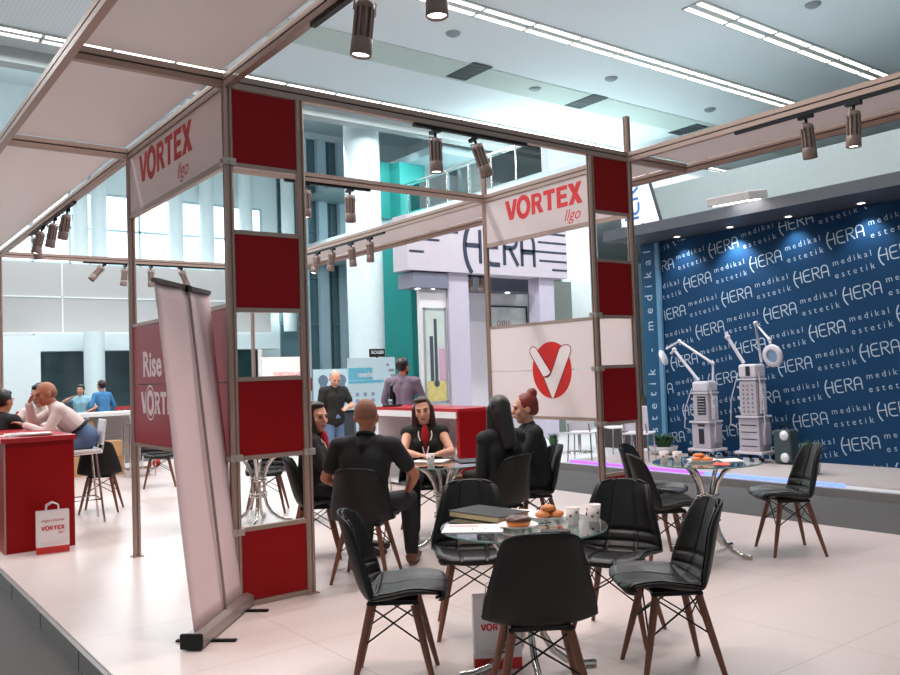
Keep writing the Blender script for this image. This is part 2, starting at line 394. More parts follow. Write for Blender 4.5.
# ceiling strip lights
def strip_light(x, y, L, label, grp):
    t = thing('ceiling_light', label, 'ceiling light', (x, y, 9), 0, grp)
    f = G().bx((-L/2-.04, -.26, -.03), (L/2+.04, .26, -.005)); f.build('light_tray', mat('light_tray_grey', rgb(190,192,190), .6), t)
    for s in (-1, 1): G().bx((-L/2, s*.15-.055, -.045), (L/2, s*.15+.055, -.03)).build('tube', STRIP_E, t)
    return t
first = None
for y, x0, n, pitch, lb, gp in ((5.1, 12.3, 8, 1.45, 'twin tube ceiling light in the short row at top right', 'strip lights in the top right row'),
                    (7.75, 7.35, 11, 1.42, 'twin tube ceiling light in the row crossing the top middle', 'strip lights in the middle row'),
                    (13.9, -1.2, 26, 1.42, 'twin tube ceiling light in the far row just above the front beam', 'strip lights in the far row')):
    for i in range(n):
        if first is None: first = strip_light(x0+pitch*(i+.5), y, pitch-.12, lb, gp)
        else: dup(first, (x0+pitch*(i+.5), y, 9), 0, lb, gp)
# ceiling grilles and detectors
GR = mat('dark_vent_grille', rgb(74,80,84), .6, 0, .3, 40)
def grille(px, py, lb):
    p = on_z(px, py, 9); t = thing('ceiling_vent', lb, 'ceiling vent', (p.x, p.y, 9))
    G().bx((-.3, -.56, -.03), (.3, .56, -.012)).build('backing', GR, t)
    s = G()
    for i in range(7): s.box((0, -.45+.15*i, -.035), (.58, .03, .015))
    s.build('slat', mat('vent_slat_grey', rgb(96,102,106), .6), t)
grille(469, 71, 'dark ceiling vent left of the other two, above the two middle spotlights')
grille(586, 101, 'dark ceiling vent in the middle, between the other two vents')
grille(688, 129, 'dark ceiling vent above the right white canopy panels')
for px, py, lb in ((453, 33, 'small round ceiling detector right of the two top spotlights'), (611, 78, 'small round ceiling detector between two rows of strip lights'), (813, 4, 'small round ceiling detector at the very top right'), (710, 109, 'small round ceiling detector near the end of the middle light row'), (535, 88, 'small round ceiling detector between the two left ceiling vents')):
    p = on_z(px, py, 9); tag(G().lathe([(.001, -.08), (.1, -.07), (.16, -.03), (.17, 0)], (p.x, p.y, 9), 16).build('ceiling_detector', mat('detector_grey', rgb(150,156,158), .5)), lb, 'detector')

# ------------------------------------------------------------------ stand platform
X0, X1, Y0, Y1 = -1.0, 5.12, -4.3, 11.0
pf = thing('stand_platform', 'raised white tiled platform floor of the exhibition stand', 'platform', (0, 0, FZ))
G().bx((X0, Y0, .0), (X1, Y1, .12)).build('tiled_deck', FLOOR, pf)
e = G()
for a, b in (((X0-.03, Y0-.03, .0), (X0-.002, Y1, .115)), ((X1+.002, Y0, 0), (X1+.03, Y1, .115)), ((X0, Y0-.03, 0), (X1, Y0-.002, .115))): e.bx(a, b)
for k in range(15): e.bx((X0-.035, Y0+k*1.035, .0), (X0-.03, Y0+k*1.035+.015, .115))
e.build('edge_profile', mat('platform_edge_alu', rgb(150,146,144), .45, .5), pf)

# ------------------------------------------------------------------ frame
WC, RX, RW, D2, D3, HB = .54, 3.55, 4.09, 2.2, 8.9, 3.5
fr = thing('exhibition_stand', 'aluminium system frame of posts and beams carrying the stand', 'frame', (0, 0, 0))
def post(x, y, z1, s=.062):
    h = s/2; n = .007; q = .012; P = []
    base = [(-h+.014, -h), (-n, -h), (-n, -h+q), (n, -h+q), (n, -h), (h-.014, -h), (h, -h+.014)]
    for k in range(4):
        a = pi/2*k; P += [(u*cos(a)-v*sin(a), u*sin(a)+v*cos(a)) for u, v in base[:-1]]
    g = G().prism(P, .0, z1); g.box((0, 0, .004), (s+.03, s+.03, .008))
    o = g.build('post', ALU, fr, loc=(x, y, 0)); return o
def beam(a, b, z=HB, h=.09, wd=.05):
    a = V((a[0], a[1], z)); b = V((b[0], b[1], z)); d = b-a; L = d.length
    q = .012; n = .006
    P = [(-wd/2,0),(wd/2,0),(wd/2,h/2-n),(wd/2-q,h/2-n),(wd/2-q,h/2+n),(wd/2,h/2+n),(wd/2,h),(-wd/2,h),(-wd/2,h/2+n),(-wd/2+q,h/2+n),(-wd/2+q,h/2-n),(-wd/2,h/2-n)]
    M = Matrix.Translation(a) @ Matrix((V((d.y, -d.x, 0)).normalized(), V((0, 0, 1)), d.normalized())).transposed().to_4x4()
    g = G().prism(P, 0, L, M)
    g2 = G(); o = g.build('beam', ALU, fr)
    dd = d.normalized(); nn = V((dd.y, -dd.x, 0))
    for s in (-1, 1):
        vs = [a+nn*s*(wd/2-q+.0005)+V((0, 0, h/2+t)) for t in (-n, n)]+[b+nn*s*(wd/2-q+.0005)+V((0, 0, h/2+t)) for t in (n, -n)]
        g2.add(vs, [(0, 1, 2, 3)])
    g2.build('groove_strip', GROOVE, o, recalc=False)
    return o
for x, y, z in ((0,0,HB), (WC,0,HB), (RX,0,HB), (RW,0,3.95), (0,D2,HB), (RW,D2,3.92), (0,D3,HB), (RW,D3,HB)): post(x, y, z)
CB, CR = -1.0, 5.0
beam((0, Y0), (0, D3)); beam((CB, Y0), (CB, D3)); beam((RW, Y0), (RW, D3)); beam((CR, Y0), (CR, D3))
for y in (0, D2, D3): beam((CB+.03, y), (-.03, y))
for y in (0, D2, D3): beam((.03, y), (RW-.03, y))
for y in (0, D2, D3): beam((RW+.03, y), (CR-.03, y))
# thin rails: between the column posts and along signs and panels
def rail(a, b, h=.03, wd=.035):
    a, b = V(a), V(b); g = G()
    if abs(a.x-b.x) > abs(a.y-b.y): g.bx((a.x, a.y-wd/2, a.z-h/2), (b.x, a.y+wd/2, a.z+h/2))
    else: g.bx((a.x-wd/2, a.y, a.z-h/2), (a.x+wd/2, b.y, a.z+h/2))
    return g.build('rail', ALU, fr)
for x in (0, RX):
    for z in (2.975, 2.515, 1.985, 1.515, .985, .51, .018): rail((x+.033, 0, z), (x+WC-.033, 0, z))
for x in (0, RW):
    for z in (2.985, 2.015, .982): rail((x, .033, z), (x, D2-.033, z), .03 if z < 2.5 else .045)
# corner clamps on the posts
def clamp(x, y, z):
    g = G().box((0, 0, 0), (.085, .085, .045)); g.tube([(-.055, 0, 0), (.055, 0, 0)], .014, 8); g.tube([(0, -.055, 0), (0, .055, 0)], .014, 8)
    return g.build('clamp', mat('clamp_alu', rgb(188,176,168), .4, .6), fr, loc=(x, y, z))
for z in (2.99, .99, .5): clamp(0, 0, z)
for z in (2.0, 1.5, .99): clamp(RX, 0, z)
for z in (.99,): clamp(WC, 0, z)

# red infill squares
rows = [(2.99, 3.495, 'topmost'), (2.0, 2.5, 'second from top'), (1.0, 1.5, 'third from top'), (.035, .5, 'lowest')]
for x, side in ((0, 'left'), (RX, 'right')):
    for z0, z1, nm in rows:
        tag(G().bx((x+.034, -.012, z0), (x+WC-.034, .012, z1)).build('infill_panel', RED, bevel=.002), 'square red panel, %s in the %s checkered column' % (nm, side), 'panel', 'red squares of the %s column' % side)
# white canopy panels
for xa, xb, sd in ((CB, 0, 'left'), (RW, CR, 'right')):
    for ya, yb, nm in ((Y0+.05, 0, 'nearest'), (0, D2, 'middle'), (D2, D3, 'farthest')):
        tag(G().bx((xa+.06, ya+.06, HB+.085), (xb-.06, yb-.07, HB+.1)).build('canopy_panel', CANOPY), 'white overhead canopy panel, the %s of three along the %s side' % (nm, sd), 'ceiling panel', 'canopy panels along the %s side' % sd)
# crumpled plastic film strips lying along the panel gaps
FILM = mat('clear_film', rgb(235,238,240), .15)
# headers
def header_sign(x, label, flip):
    t = thing('header_sign', label, 'sign', (x, D2/2, 3.0))
    G().bx((-.012, -D2/2+.034, .01), (.012, D2/2-.034, .497)).build('sign_board', SIGNW, t)
    for sx_ in (-1,):
        M = plane_M((-.0135, .79 if x == 0 else .72, .22), (0, -1, 0), (0, 0, 1))
        sc = .225 if x > 0 else .235
        lg = G(); lg.join(vortex_g(), M @ Matrix.Scale(sc, 4)); lg.build('lettering', REDS, t, recalc=False)
        tg = text_g('llgo', .17, 0, .35); lg = G().join(tg, M @ Matrix.Translation((.93, -.155, 0)))
        lg.build('script_lettering', REDS, t, recalc=False)
    return t
header_sign(0, 'white header sign with a red word over the left wall bay', 0)
header_sign(RW, 'white header sign with a red word between right checkered column and back post', 0)
# emblem wall on the right
t = thing('emblem_panel', 'white wall panel with red oval emblem and white V', 'panel', (RW, D2/2, 1.0))
G().bx((-.012, -D2/2+.034, .0), (.012, D2/2-.034, .496)).build('lower_board', WHITE, t)
G().bx((-.012, -D2/2+.034, .503), (.012, D2/2-.034, .998)).build('upper_board', WHITE, t)
M = plane_M((-.0135, 1.16-D2/2, .5), (0, -1, 0), (0, 0, 1))
em = G(); ov = arc(0, 0, .30, .305, 0, 360, 48)[:-1]; ov = [(x, y*1.0) for x, y in ov]; em.add([M @ V((a, b, 0)) for a, b in ov], [tuple(range(48))]); em.build('red_oval', mat('emblem_red', rgb(205,32,26), .35, 0, .1, 3), t, recalc=False)
M2 = M @ Matrix.Translation((0, 0, .002))
RS = [(-.125,-.08),(-.01,-.305),(.02,-.3),(.30,.19),(.297,.235),(.265,.26),(.21,.262),(.16,.25),(.13,.225),(.0,-.02),(-.03,-.06),(-.07,-.08)]
LS = [(-.335,.20),(-.325,.24),(-.285,.265),(-.235,.25),(-.20,.21),(-.015,-.02),(-.04,-.05),(-.08,-.068),(-.135,-.07)]
EW = mat('emblem_white', rgb(230,220,218), .45); EO = mat('emblem_outline', rgb(120,20,24), .5)
for P, dz in ((RS, .0015), (LS, .003)):
    Mx = M @ Matrix.Translation((0, 0, dz)); G().add([Mx @ V((x, y, 0)) for x, y in P], [tuple(range(len(P)))]).build('emblem_stroke', EW, t, recalc=False)
    o = ribbon(G(), P, .010, True).xf(M @ Matrix.Translation((0, 0, dz+.0007))).build('emblem_outline', EO, t, recalc=False)
# burgundy wall on the left with white words
t = thing('slogan_panel', 'burgundy wall panel with white words partly behind the roll-up banner', 'panel', (0, D2/2, 1.0))
G().bx((-.012, -D2/2+.034, .0), (.012, D2/2-.034, .496)).build('lower_board', DKRED, t)
G().bx((-.012, -D2/2+.034, .503), (.012, D2/2-.034, .998)).build('upper_board', DKRED, t)
M = plane_M((-.0135, .80, .57), (0, -1, 0), (0, 0, 1))
lw = mat('pale_lettering', rgb(226,196,196), .5)
a = text_g('Rise', .29, .008); G().join(a, M).build('lettering', lw, t, recalc=False)
g = G().join(vortex_g(), plane_M((-.0135, .86, .255), (0, -1, 0), (0, 0, 1)) @ Matrix.Scale(.18, 4))
rg = G(); ribbon(rg, arc(1.37, .5, .66, .78, 0, 360, 40)[:-1], .08, True); g.join(rg, plane_M((-.0135, .86, .255), (0, -1, 0), (0, 0, 1)) @ Matrix.Scale(.18, 4))
g.build('word_lettering', lw, t, recalc=False)

# ------------------------------------------------------------------ spotlights
SPB = mat('spotlight_grey_brown', rgb(150,130,122), .4, .3, .08, 10)
def make_spot(lit):
    t = thing('spotlight', 'x', 'spotlight')
    g = G().box((0, 0, -.015), (.04, .12, .03)); g.tube([(0, 0, -.03), (0, 0, -.06)], .012, 8); g.build('track_adapter', BLACKM, t)
    y = G(); y.tube([(-.062, 0, -.13), (-.062, 0, -.065), (.062, 0, -.065), (.062, 0, -.13)], .006, 6); y.build('yoke', SPB, t)
    b = G().lathe([(.001, -.075), (.04, -.075), (.05, -.085), (.05, -.11)], n=20)
    b.lathe([(.036, -.10), (.036, -.27)], n=16)
    for k in range(10):
        a = 2*pi*k/10; M = Matrix.Rotation(a, 4, 'Z'); b.box(M @ V((.044, 0, -.185)), (.016, .013, .17), M.to_3x3())
    b.lathe([(.052, -.262), (.055, -.27), (.056, -.345), (.05, -.35), (.047, -.33), (.001, -.325)], n=20)
    b.build('lamp_body', SPB, t)
    G().lathe([(.001, -.335), (.047, -.335)], n=20).build('lens', LAMP_E if lit else mat('unlit_lens', rgb(90,84,80), .2), t)
    if lit:
        l = bpy.data.lights.new('spot_lamp', 'SPOT'); l.energy = 55; l.spot_size = R(95); l.spot_blend = .6; l.color = (1, .84, .78); l.shadow_soft_size = .05
        o = bpy.data.objects.new('spot_lamp', l); COL.objects.link(o); o.parent = t; o.location = (0, 0, -.36)
    return t
SPL = make_spot(True); SPD = make_spot(False); used = {True: False, False: False}
def spot(x, y, tx, ty, lit, label, group, z=HB-.02):
    src = SPL if lit else SPD; rot = (ty, tx, 0)
    if used[lit]: t = dup(src, (x, y, z), rot=rot, label=label, group=group)
    else:
        used[lit] = True; t = src; t.location = (x, y, z); t.rotation_euler = rot; t['label'] = label; t['group'] = group
    return t
def track(a, b, label):
    a, b = V(a), V(b); c = (a+b)/2; d = b-a
    tag(G().box((0, 0, 0), (max(abs(d.x), .035), max(abs(d.y), .035), .025)).build('lighting_track', BLACKM, loc=(c.x, c.y, HB-.0135)), label, 'track')
track((0, -3.2, 0), (0, -1.25, 0), 'black lighting track under the left beam nearest the camera')
track((1.55, 0, 0), (2.75, 0, 0), 'black lighting track under the front beam between the columns')
track((1.5, D2, 0), (2.5, D2, 0), 'black lighting track under the second beam behind the front one')
track((RW, -3.2, 0), (RW, -1.2, 0), 'black lighting track under the right canopy beam')
track((RW, 4.4, 0), (RW, 6.7, 0), 'black lighting track on the far right beam before the blue glass')
track((0, 4.2, 0), (0, 6.6, 0), 'black lighting track on the far left beam')
track((1.2, D3, 0), (3.6, D3, 0), 'black lighting track under the rearmost beam')
Z0 = HB-.026
spot(0, -1.83, .08, .1, True, 'largest spotlight at the top, left of the pair', 'spotlights near the camera', Z0)
spot(.16, -2.2, 0, 0, True, 'lit spotlight cut by the top edge of the photo', 'spotlights near the camera', Z0+.1)
tag(G().bx((.02, -2.22, HB+.07), (.3, -2.18, HB+.1)).build('mounting_arm', ALU), 'short metal arm holding the topmost spotlight to the left beam', 'arm')
spot(1.76, 0, 0, 0, True, 'lit spotlight hanging straight down from the front beam', 'spotlights on the front beam', Z0)
spot(2.16, 0, -.26, -.16, False, 'tilted unlit spotlight on the front beam next to the lit one', 'spotlights on the front beam', Z0)
spot(1.73, D2, 0, 0, True, 'lit spotlight close beside the left checkered column', 'spotlights on the second beam', Z0)
spot(2.25, D2, 0, 0, False, 'unlit spotlight hanging below the second beam', 'spotlights on the second beam', Z0)
for (y, tx, ty, lit, nm) in ((6.35, .25, 0, True, 'leftmost'), (5.87, .1, .1, True, 'second'), (5.33, -.1, 0, True, 'third'), (4.79, 0, 0, True, 'rightmost')):
    spot(RW, y, tx, ty, lit, '%s of four spotlights in a row before the blue glass' % nm, 'spotlights on the far right beam', Z0)
spot(RW, -1.84, -.12, 0, False, 'unlit spotlight on the right beam before the canopy panel', 'spotlights on the right beam', Z0)
spot(RW, -2.23, 0, .05, True, 'lit spotlight on the right beam nearest the right edge', 'spotlights on the right beam', Z0)
for (y, tx, ty, lit, nm) in ((6.23, .1, .1, False, 'leftmost'), (5.82, -.25, 0, True, 'second from left'), (5.16, -.15, .1, False, 'third from left'), (4.53, -.15, .1, False, 'rightmost')):
    spot(0, y, -tx, ty, lit, '%s spotlight in the dark cluster under the far left beam' % nm, 'spotlights on the far left beam', Z0)
for (x, tx, ty, nm) in ((1.54, .7, 0, 'tilted spotlight on the rear beam, left of the thin post'), (1.86, .1, 0, 'spotlight on the rear beam right behind the thin post'), (2.28, 0, 0, 'dark spotlight on the rear beam just left above the banner'), (2.78, -.5, .3, 'spotlight on the rear beam just above the banner top')):
    spot(x, D3, tx, ty, False, nm, 'spotlights on the rear beam', Z0)
# ------------------------------------------------------------------ shell chairs
def smooth(a, b, x): t = max(0, min(1, (x-a)/(b-a))); return t*t*(3-2*t)
PROF = [(.238, .432, .185), (.222, .445, .202), (.17, .448, .214), (.08, .445, .224), (-.02, .43, .238), (-.10, .428, .248), (-.155, .45, .246), (-.19, .51, .242), (-.215, .59, .224), (-.238, .675, .200), (-.262, .765, .176), (-.278, .822, .156), (-.284, .848, .122)]
def prof(t):
    f = t*(len(PROF)-1); i = min(int(f), len(PROF)-2); f -= i
    p0 = PROF[max(i-1, 0)]; p1 = PROF[i]; p2 = PROF[i+1]; p3 = PROF[min(i+2, len(PROF)-1)]
    return [.5*((2*p1[k])+(-p0[k]+p2[k])*f+(2*p0[k]-5*p1[k]+4*p2[k]-p3[k])*f*f+(-p0[k]+3*p1[k]-3*p2[k]+p3[k])*f**3) for k in range(3)]
def shell_pt(u, t):
    y, z, hw = prof(t); b = smooth(.35, .62, t)
    q = abs(u)**2.6
    x = u*hw
    lift = .05*q*(1-b)*(.35+.65*smooth(0, .3, t)); fwd = .085*q*b*(1-.5*smooth(.75, 1, t))
    front_round = .045*(abs(u)**4)*(1-smooth(0, .12, t))
    return V((x, y+fwd-front_round, z+lift-(.018*abs(u)**4*smooth(.88, 1, t))))
def shell_n(u, t):
    e = .01; a = shell_pt(min(u+e, 1), t)-shell_pt(max(u-e, -1), t); b = shell_pt(u, min(t+e, 1))-shell_pt(u, max(t-e, 0))
    return b.cross(a).normalized()
def make_chair(style):
    t = thing('dining_chair', 'x', 'chair')
    nu, nt = 14, 30; g = G(); vs = []; fs = []
    for j in range(nt+1):
        for i in range(nu+1): vs.append(shell_pt(-1+2*i/nu, j/nt))
    for j in range(nt):
        for i in range(nu): a = j*(nu+1)+i; fs.append((a, a+1, a+nu+2, a+nu+1))
    g.add(vs, fs, True)
    o = g.build('shell', BLACKP, t); m = o.modifiers.new('s', 'SOLIDIFY'); m.thickness = .012; m.offset = 0
    # quilted pad on the inner side
    nu, nt = 44, 96; vs = []; fs = []
    for j in range(nt+1):
        tt = .01+.975*j/nt
        for i in range(nu+1):
            u = -1+2*i/nu; u *= .985; n = shell_n(u, tt)
            edge = min(1, (1-abs(u))/.08, tt/.05, (1-tt)/.03)
            gr = 1
            for c in (-.36, .36): gr = min(gr, abs(u-c)/.045)
            if abs(u) < .9:
                for c in (.42, .49, .56, .63): gr = min(gr, abs(tt-c)/.016)
            h = .005+.022*sqrt(max(0, edge))*(.25+.75*min(1, gr)**.6)
            vs.append(shell_pt(u, tt)+n*h)
    for j in range(nt):
        for i in range(nu): a = j*(nu+1)+i; fs.append((a, a+1, a+nu+2, a+nu+1))
    G().add(vs, fs, True).build('quilted_pad', BLACKL, t)
    for sx in (-1, 1):
        for sy in (-1, 1):
            a = V((sx*.125, sy*.105-.015, .405)); b = V((sx*.215, sy*.20-.015, 0))
            lg = G().tube([a, a.lerp(b, .5), b], [.020, .0175, .0115], 12)
            lg.build('leg', WOOD, t)
    k = G()
    for sy in (-1, 1):
        y = sy*.105-.015
        k.tube([(-.14, y, .415), (.14, y, .415)], .009, 6)
        k.tube([(-.128, y, .40), (.165, sy*.155-.015, .225)], .0045, 6); k.tube([(.128, y, .40), (-.165, sy*.155-.015, .225)], .0045, 6)
    for sx in (-1, 1):
        x = sx*.125
        k.tube([(x, -.14, .415), (x, .11, .415)], .009, 6)
        k.tube([(x, .10, .40), (sx*.165, -.165, .225)], .0045, 6); k.tube([(x, -.12, .40), (sx*.165, .135, .225)], .0045, 6)
    k.box((0, -.015, .424), (.26, .24, .012))
    k.build('wire_brace', BLACKM, t)
    return t
CHAIR = make_chair(0); cu = [False]
def chair(x, y, fx, fy, label, group):
    rz = head_of(fx, fy)
    if cu[0]: return dup(CHAIR, (x, y, 0), rz, label, group)
    cu[0] = True; CHAIR.location = (x, y, 0); CHAIR.rotation_euler[2] = rz; CHAIR['label'] = label; CHAIR['group'] = group; return CHAIR
GA, GB_, GC, GD = 'black shell chairs at the front glass table', 'black shell chairs at the right glass table', 'black shell chairs of the talking group', 'black shell chairs at the left rear'
chair(.07, -1.83, .8, -.6, 'black shell chair in side view, left of the front glass table', GA)
chair(.295, -2.60, .56, .82, 'black shell chair with its plain back to the camera, in the front centre', GA)
chair(1.13, -2.64, -.82, .57, 'black quilted chair at front right, seat pointing left', GA)
chair(1.38, -2.08, -.9, -.42, 'black quilted chair right of the cups on the front glass table', GA)
chair(.85, -1.46, -.6, -.8, 'black quilted chair behind the notebook on the front glass table, facing the camera', GA)
chair(1.05, .07, .75, .66, 'black shell chair under the bald man in black', GC)
chair(2.2, -.12, -.1, .99, 'black shell chair under the woman with black hair seen from behind', GC)
chair(2.76, .10, -.9, .42, 'black shell chair under the red haired woman with a bun', GC)
chair(1.17, 1.06, .87, -.5, 'black shell chair under the woman beside the left checkered column', GC)
chair(2.42, 1.22, -.4, -.92, 'black shell chair under the woman in a red top facing the camera', GC)
chair(3.42, -.70, .4, -.92, 'black quilted chair left of the right glass table, the farther of two', GB_)
chair(2.93, -1.22, .82, -.57, 'black quilted chair left of the right glass table, the nearer of two', GB_)
chair(3.93, -1.6, -.78, .62, 'black quilted chair alone at the right, facing the glass table', GB_)
chair(1.0, 3.2, .9, -.2, 'black shell chair left of the chrome pedestal seen through the left column', GD)
chair(1.85, 3.55, -.5, -.8, 'black shell chair behind the chrome pedestal seen through the left column', GD)
chair(1.95, 2.6, -.8, .5, 'black shell chair right of the chrome pedestal seen through the left column', GD)
chair(.48, 5.2, .4, .9, 'black shell chair behind the white bar stool at the left', GD)
chair(1.72, 6.9, -.3, -.9, 'black shell chair half hidden behind the burgundy panel', GD)

# ------------------------------------------------------------------ glass tables
TGL = glass_mat('clear_table_glass', (.80, .88, .86, 1), .82)
GEDGE = mat('green_glass_edge', rgb(120,150,142), .15)
def make_table(r):
    t = thing('glass_table', 'x', 'table')
    top = G().lathe([(.001, .722), (r-.002, .722)], n=56).lathe([(.001, .732), (r-.002, .732)], n=56).build('tabletop', TGL, t)
    G().lathe([(r-.002, .722), (r, .724), (r, .73), (r-.002, .732)], n=56).build('glass_edge', GEDGE, top)
    for k in range(4):
        a = pi/4+pi/2*k; c, s = cos(a), sin(a); pts = []
        for rr, z in ((.27,.715),(.22,.705),(.15,.66),(.095,.58),(.07,.5),(.062,.42),(.062,.34),(.066,.26),(.085,.18),(.13,.10),(.2,.045),(.28,.022),(.35,.018)): pts.append((rr*c, rr*s, z))
        lg = G().tube(pts, .0175, 12); lg.build('leg', CHROME, t)
        G().lathe([(.001, .722), (.03, .722), (.03, .712), (.001, .712)], (.26*c, .26*s, 0), 12).build('glass_pad', CHROME, t)
    for z in (.47, .44, .30, .27):
        G().tube([(.085*cos(2*pi*k/24), .085*sin(2*pi*k/24), z) for k in range(25)], .010, 8).build('ring', CHROME, t)
    return t
T1 = make_table(.42); T1.location = (.62, -2.17, 0); T1.rotation_euler[2] = .3; T1['label'] = 'round glass table with chrome legs in front, set with notebook and cups'; T1['group'] = 'round glass tables'
dup(T1, (3.44, -1.22, 0), .9, 'round glass table at the right with pastries on it')
dup(T1, (2.1, .5, 0), .5, 'round glass table among the seated people')
dup(T1, (1.5, 3.0, 0), .2, 'round glass table behind the left checkered column, chrome pedestal showing')

# things on the front table
TZ = .733
def rotz(a): return Matrix.Rotation(a, 4, 'Z')
c = on_z(508-25, 514, TZ)
nb = thing('notebook', 'thick closed black notebook on the front glass table', 'notebook', (.65, -1.86, TZ), -1.45)
G().bx((-.185, -.115, .003), (.18, .115, .03)).build('page_block', mat('cream_pages', rgb(206,180,140), .7, 0, .1, 200), nb)
cv = G().bx((-.19, -.12, .03), (.19, .12, .034)).bx((-.19, -.12, 0), (.19, .12, .004)).bx((-.192, -.12, .0), (-.185, .12, .034)); cv.build('cover', mat('black_notebook_cover', rgb(20,18,18), .55, spec=.3), nb, bevel=.0015)
br = thing('brochure', 'white brochure with pink print at the left edge of the front table', 'brochure', (.385, -2.06, TZ), -.75)
G().bx((-.15, -.105, 0), (.15, .105, .004)).build('sheet', PAPER, br)
g = G()
for i in range(3): g.bx((-.13+.0*i, .03+.018*i, .0042), (.02, .038+.018*i, .0046))
ribbon(g, [(x, y) for x, y in arc(.03, -.03, .035, .03, 0, 320, 14)], .008); 
g2 = G(); g2.join(g); 
for p in g2.v:
    if p.z < .004: p.z = .0045
g2.build('print', mat('pink_print', rgb(206,110,120), .6), br, recalc=False)
tag(G().bx((-.1, -.14, 0), (.1, .14, .002)).build('paper_sheet', PAPER, loc=(.86, -1.92, TZ), rz=.3), 'loose white sheet behind the notebook on the front table', 'paper')
PLATE = mat('white_paper_plate', rgb(238,230,226), .5)
def plate(x, y, z, r, label, grp='paper plates'):
    return tag(G().lathe([(.001, .003), (r*.65, .003), (r, .016), (r, .018), (r*.64, .006), (.001, .006)], n=28).build('plate', PLATE, loc=(x, y, z)), label, 'plate', grp)
p1 = on_z(514, 533-3, TZ); plate(.56, -2.2, TZ, .10, 'white plate under the chocolate glazed ring on the front table')
dn = thing('chocolate_pastry', 'ring pastry with dark chocolate glaze on the front table', 'pastry', (.56, -2.2, TZ+.008))
def torus(R0, r, z, squash=1, n=28, m=12, a0=0, a1=2*pi):
    g = G(); vs = []; fs = []
    for i in range(n):
        A = 2*pi*i/n
        for j in range(m):
            B = a0+(a1-a0)*j/(m-1); vs.append(((R0+r*cos(B))*cos(A), (R0+r*cos(B))*sin(A), z+r*squash*sin(B)))
    for i in range(n):
        for j in range(m-1): i2 = (i+1) % n; fs.append((i*m+j, i2*m+j, i2*m+j+1, i*m+j+1))
    return g.add(vs, fs, True)
BUN = mat('golden_pastry', rgb(196,120,62), .55, 0, .25, 40, .15); CHO = mat('chocolate_glaze', rgb(78,38,26), .3, 0, .2, 30)
torus(.038, .024, .022).build('dough', BUN, dn); torus(.038, .027, .023, 1, 28, 10, .2, pi-.2).build('glaze', CHO, dn)
plate(.84, -2.12, TZ, .11, 'white plate of golden biscuits on the front table, before the two cups')
for i, (x, y, z) in enumerate(((-.04, .0, 0), (.035, -.03, 0), (.02, .04, 0), (0, 0, .03))):
    tag(G().ball((0, 0, .018), (.042, .038, .018), 16).build('biscuit', BUN, loc=(.84+x, -2.12+y, TZ+.006+z), rz=i), 'golden round biscuit in the pile on the plate of the front table' if i < 3 else 'topmost golden biscuit of the pile on the front table', 'biscuit', 'biscuits on the front table')
def cup(x, y, label, z=TZ, rz=0):
    t = thing('paper_cup', label, 'cup', (x, y, z), rz, 'paper cups')
    G().lathe([(.001, .003), (.026, .003), (.026, 0), (.028, 0), (.0375, .085), (.0345, .085), (.026, .01), (.001, .01)], n=24).build('cup_body', mat('printed_cup_paper', rgb(238,226,222), .6), t)
    torus(.0365, .002, .085, 1, 24, 8).build('rim', PAPER, t)
    s = G()
    for k in range(7):
        a = k*.9; zz = .03+.035*((k*7) % 3)/2; rr = .0285+.0095*zz/.085
        s.box((rr*cos(a), rr*sin(a), zz), (.012, .002, .012), Matrix.Rotation(a+pi/2, 3, 'Z'))
    s.build('cup_print', mat('cup_brown_print', rgb(150,74,66), .6), t); return t
cup(.80, -2.34, 'left one of two paper cups on the front glass table'); cup(.93, -2.36, 'right one of two paper cups on the front glass table, at the rim', rz=1)
ky = thing('key_ring', 'small dark bunch of keys beside the pastry plate', 'keys', (.70, -2.24, TZ))
torus(.018, .002, .003).build('ring', CHROME, ky)
for a in (.2, 1.1, 2.2): G().box((.03*cos(a), .03*sin(a), .004), (.045, .014, .004), Matrix.Rotation(a, 3, 'Z')).build('key', BLACKM, ky)
tag(G().bx((-.035, -.07, 0), (.035, .07, .009)).build('phone', BLACKM, loc=(.60, -2.42, TZ), rz=.9, bevel=.003), 'black phone lying at the front rim of the front table', 'phone')
# right table
plate(3.42, -1.2, TZ, .12, 'white plate of orange pastries on the right glass table')
ORG = mat('orange_pastry', rgb(222,128,60), .55, 0, .25, 40, .1)
for i, (x, y, z) in enumerate(((-.05, .02, 0), (.04, .0, 0), (0, -.05, 0), (.0, .03, .025))):
    tag(G().ball((0, 0, .016), (.05, .035, .017), 14).build('pastry', ORG, loc=(3.42+x, -1.2+y, TZ+.007+z), rz=i*.8), 'orange pastry among those on the plate of the right table', 'pastry', 'pastries on the right table')
cup(3.22, -.98, 'left one of two paper cups on the right glass table'); cup(3.26, -1.08, 'right one of two paper cups on the right glass table')
tag(G().bx((-.09, -.06, 0), (.09, .06, .003)).build('napkin', mat('red_napkin', rgb(214,80,60), .7), loc=(3.36, -1.42, TZ), rz=.6), 'small red napkin at the front rim of the right glass table', 'napkin')
tag(G().bx((-.11, -.08, 0), (.11, .08, .003)).build('paper_sheet', PAPER, loc=(3.62, -1.32, TZ), rz=.9), 'loose white sheet at the right rim of the right table', 'paper')
tag(G().bx((-.035, -.07, 0), (.035, .07, .009)).build('phone', BLACKM, loc=(3.66, -1.16, TZ), rz=.6, bevel=.003), 'black phone on the right glass table', 'phone')
# group table
tag(G().bx((-.11, -.15, 0), (.11, .15, .003)).build('paper_sheet', PAPER, loc=(2.12, .72, TZ), rz=.6), 'white sheet before the woman in a red top', 'paper')
tag(G().bx((-.11, -.15, 0), (.11, .15, .006)).build('folder', BLACKM, loc=(2.32, .42, TZ), rz=-.4), 'dark folder on the table of the talking group', 'folder')
cup(1.98, .52, 'paper cup between the bald man in black and the woman in a red top')

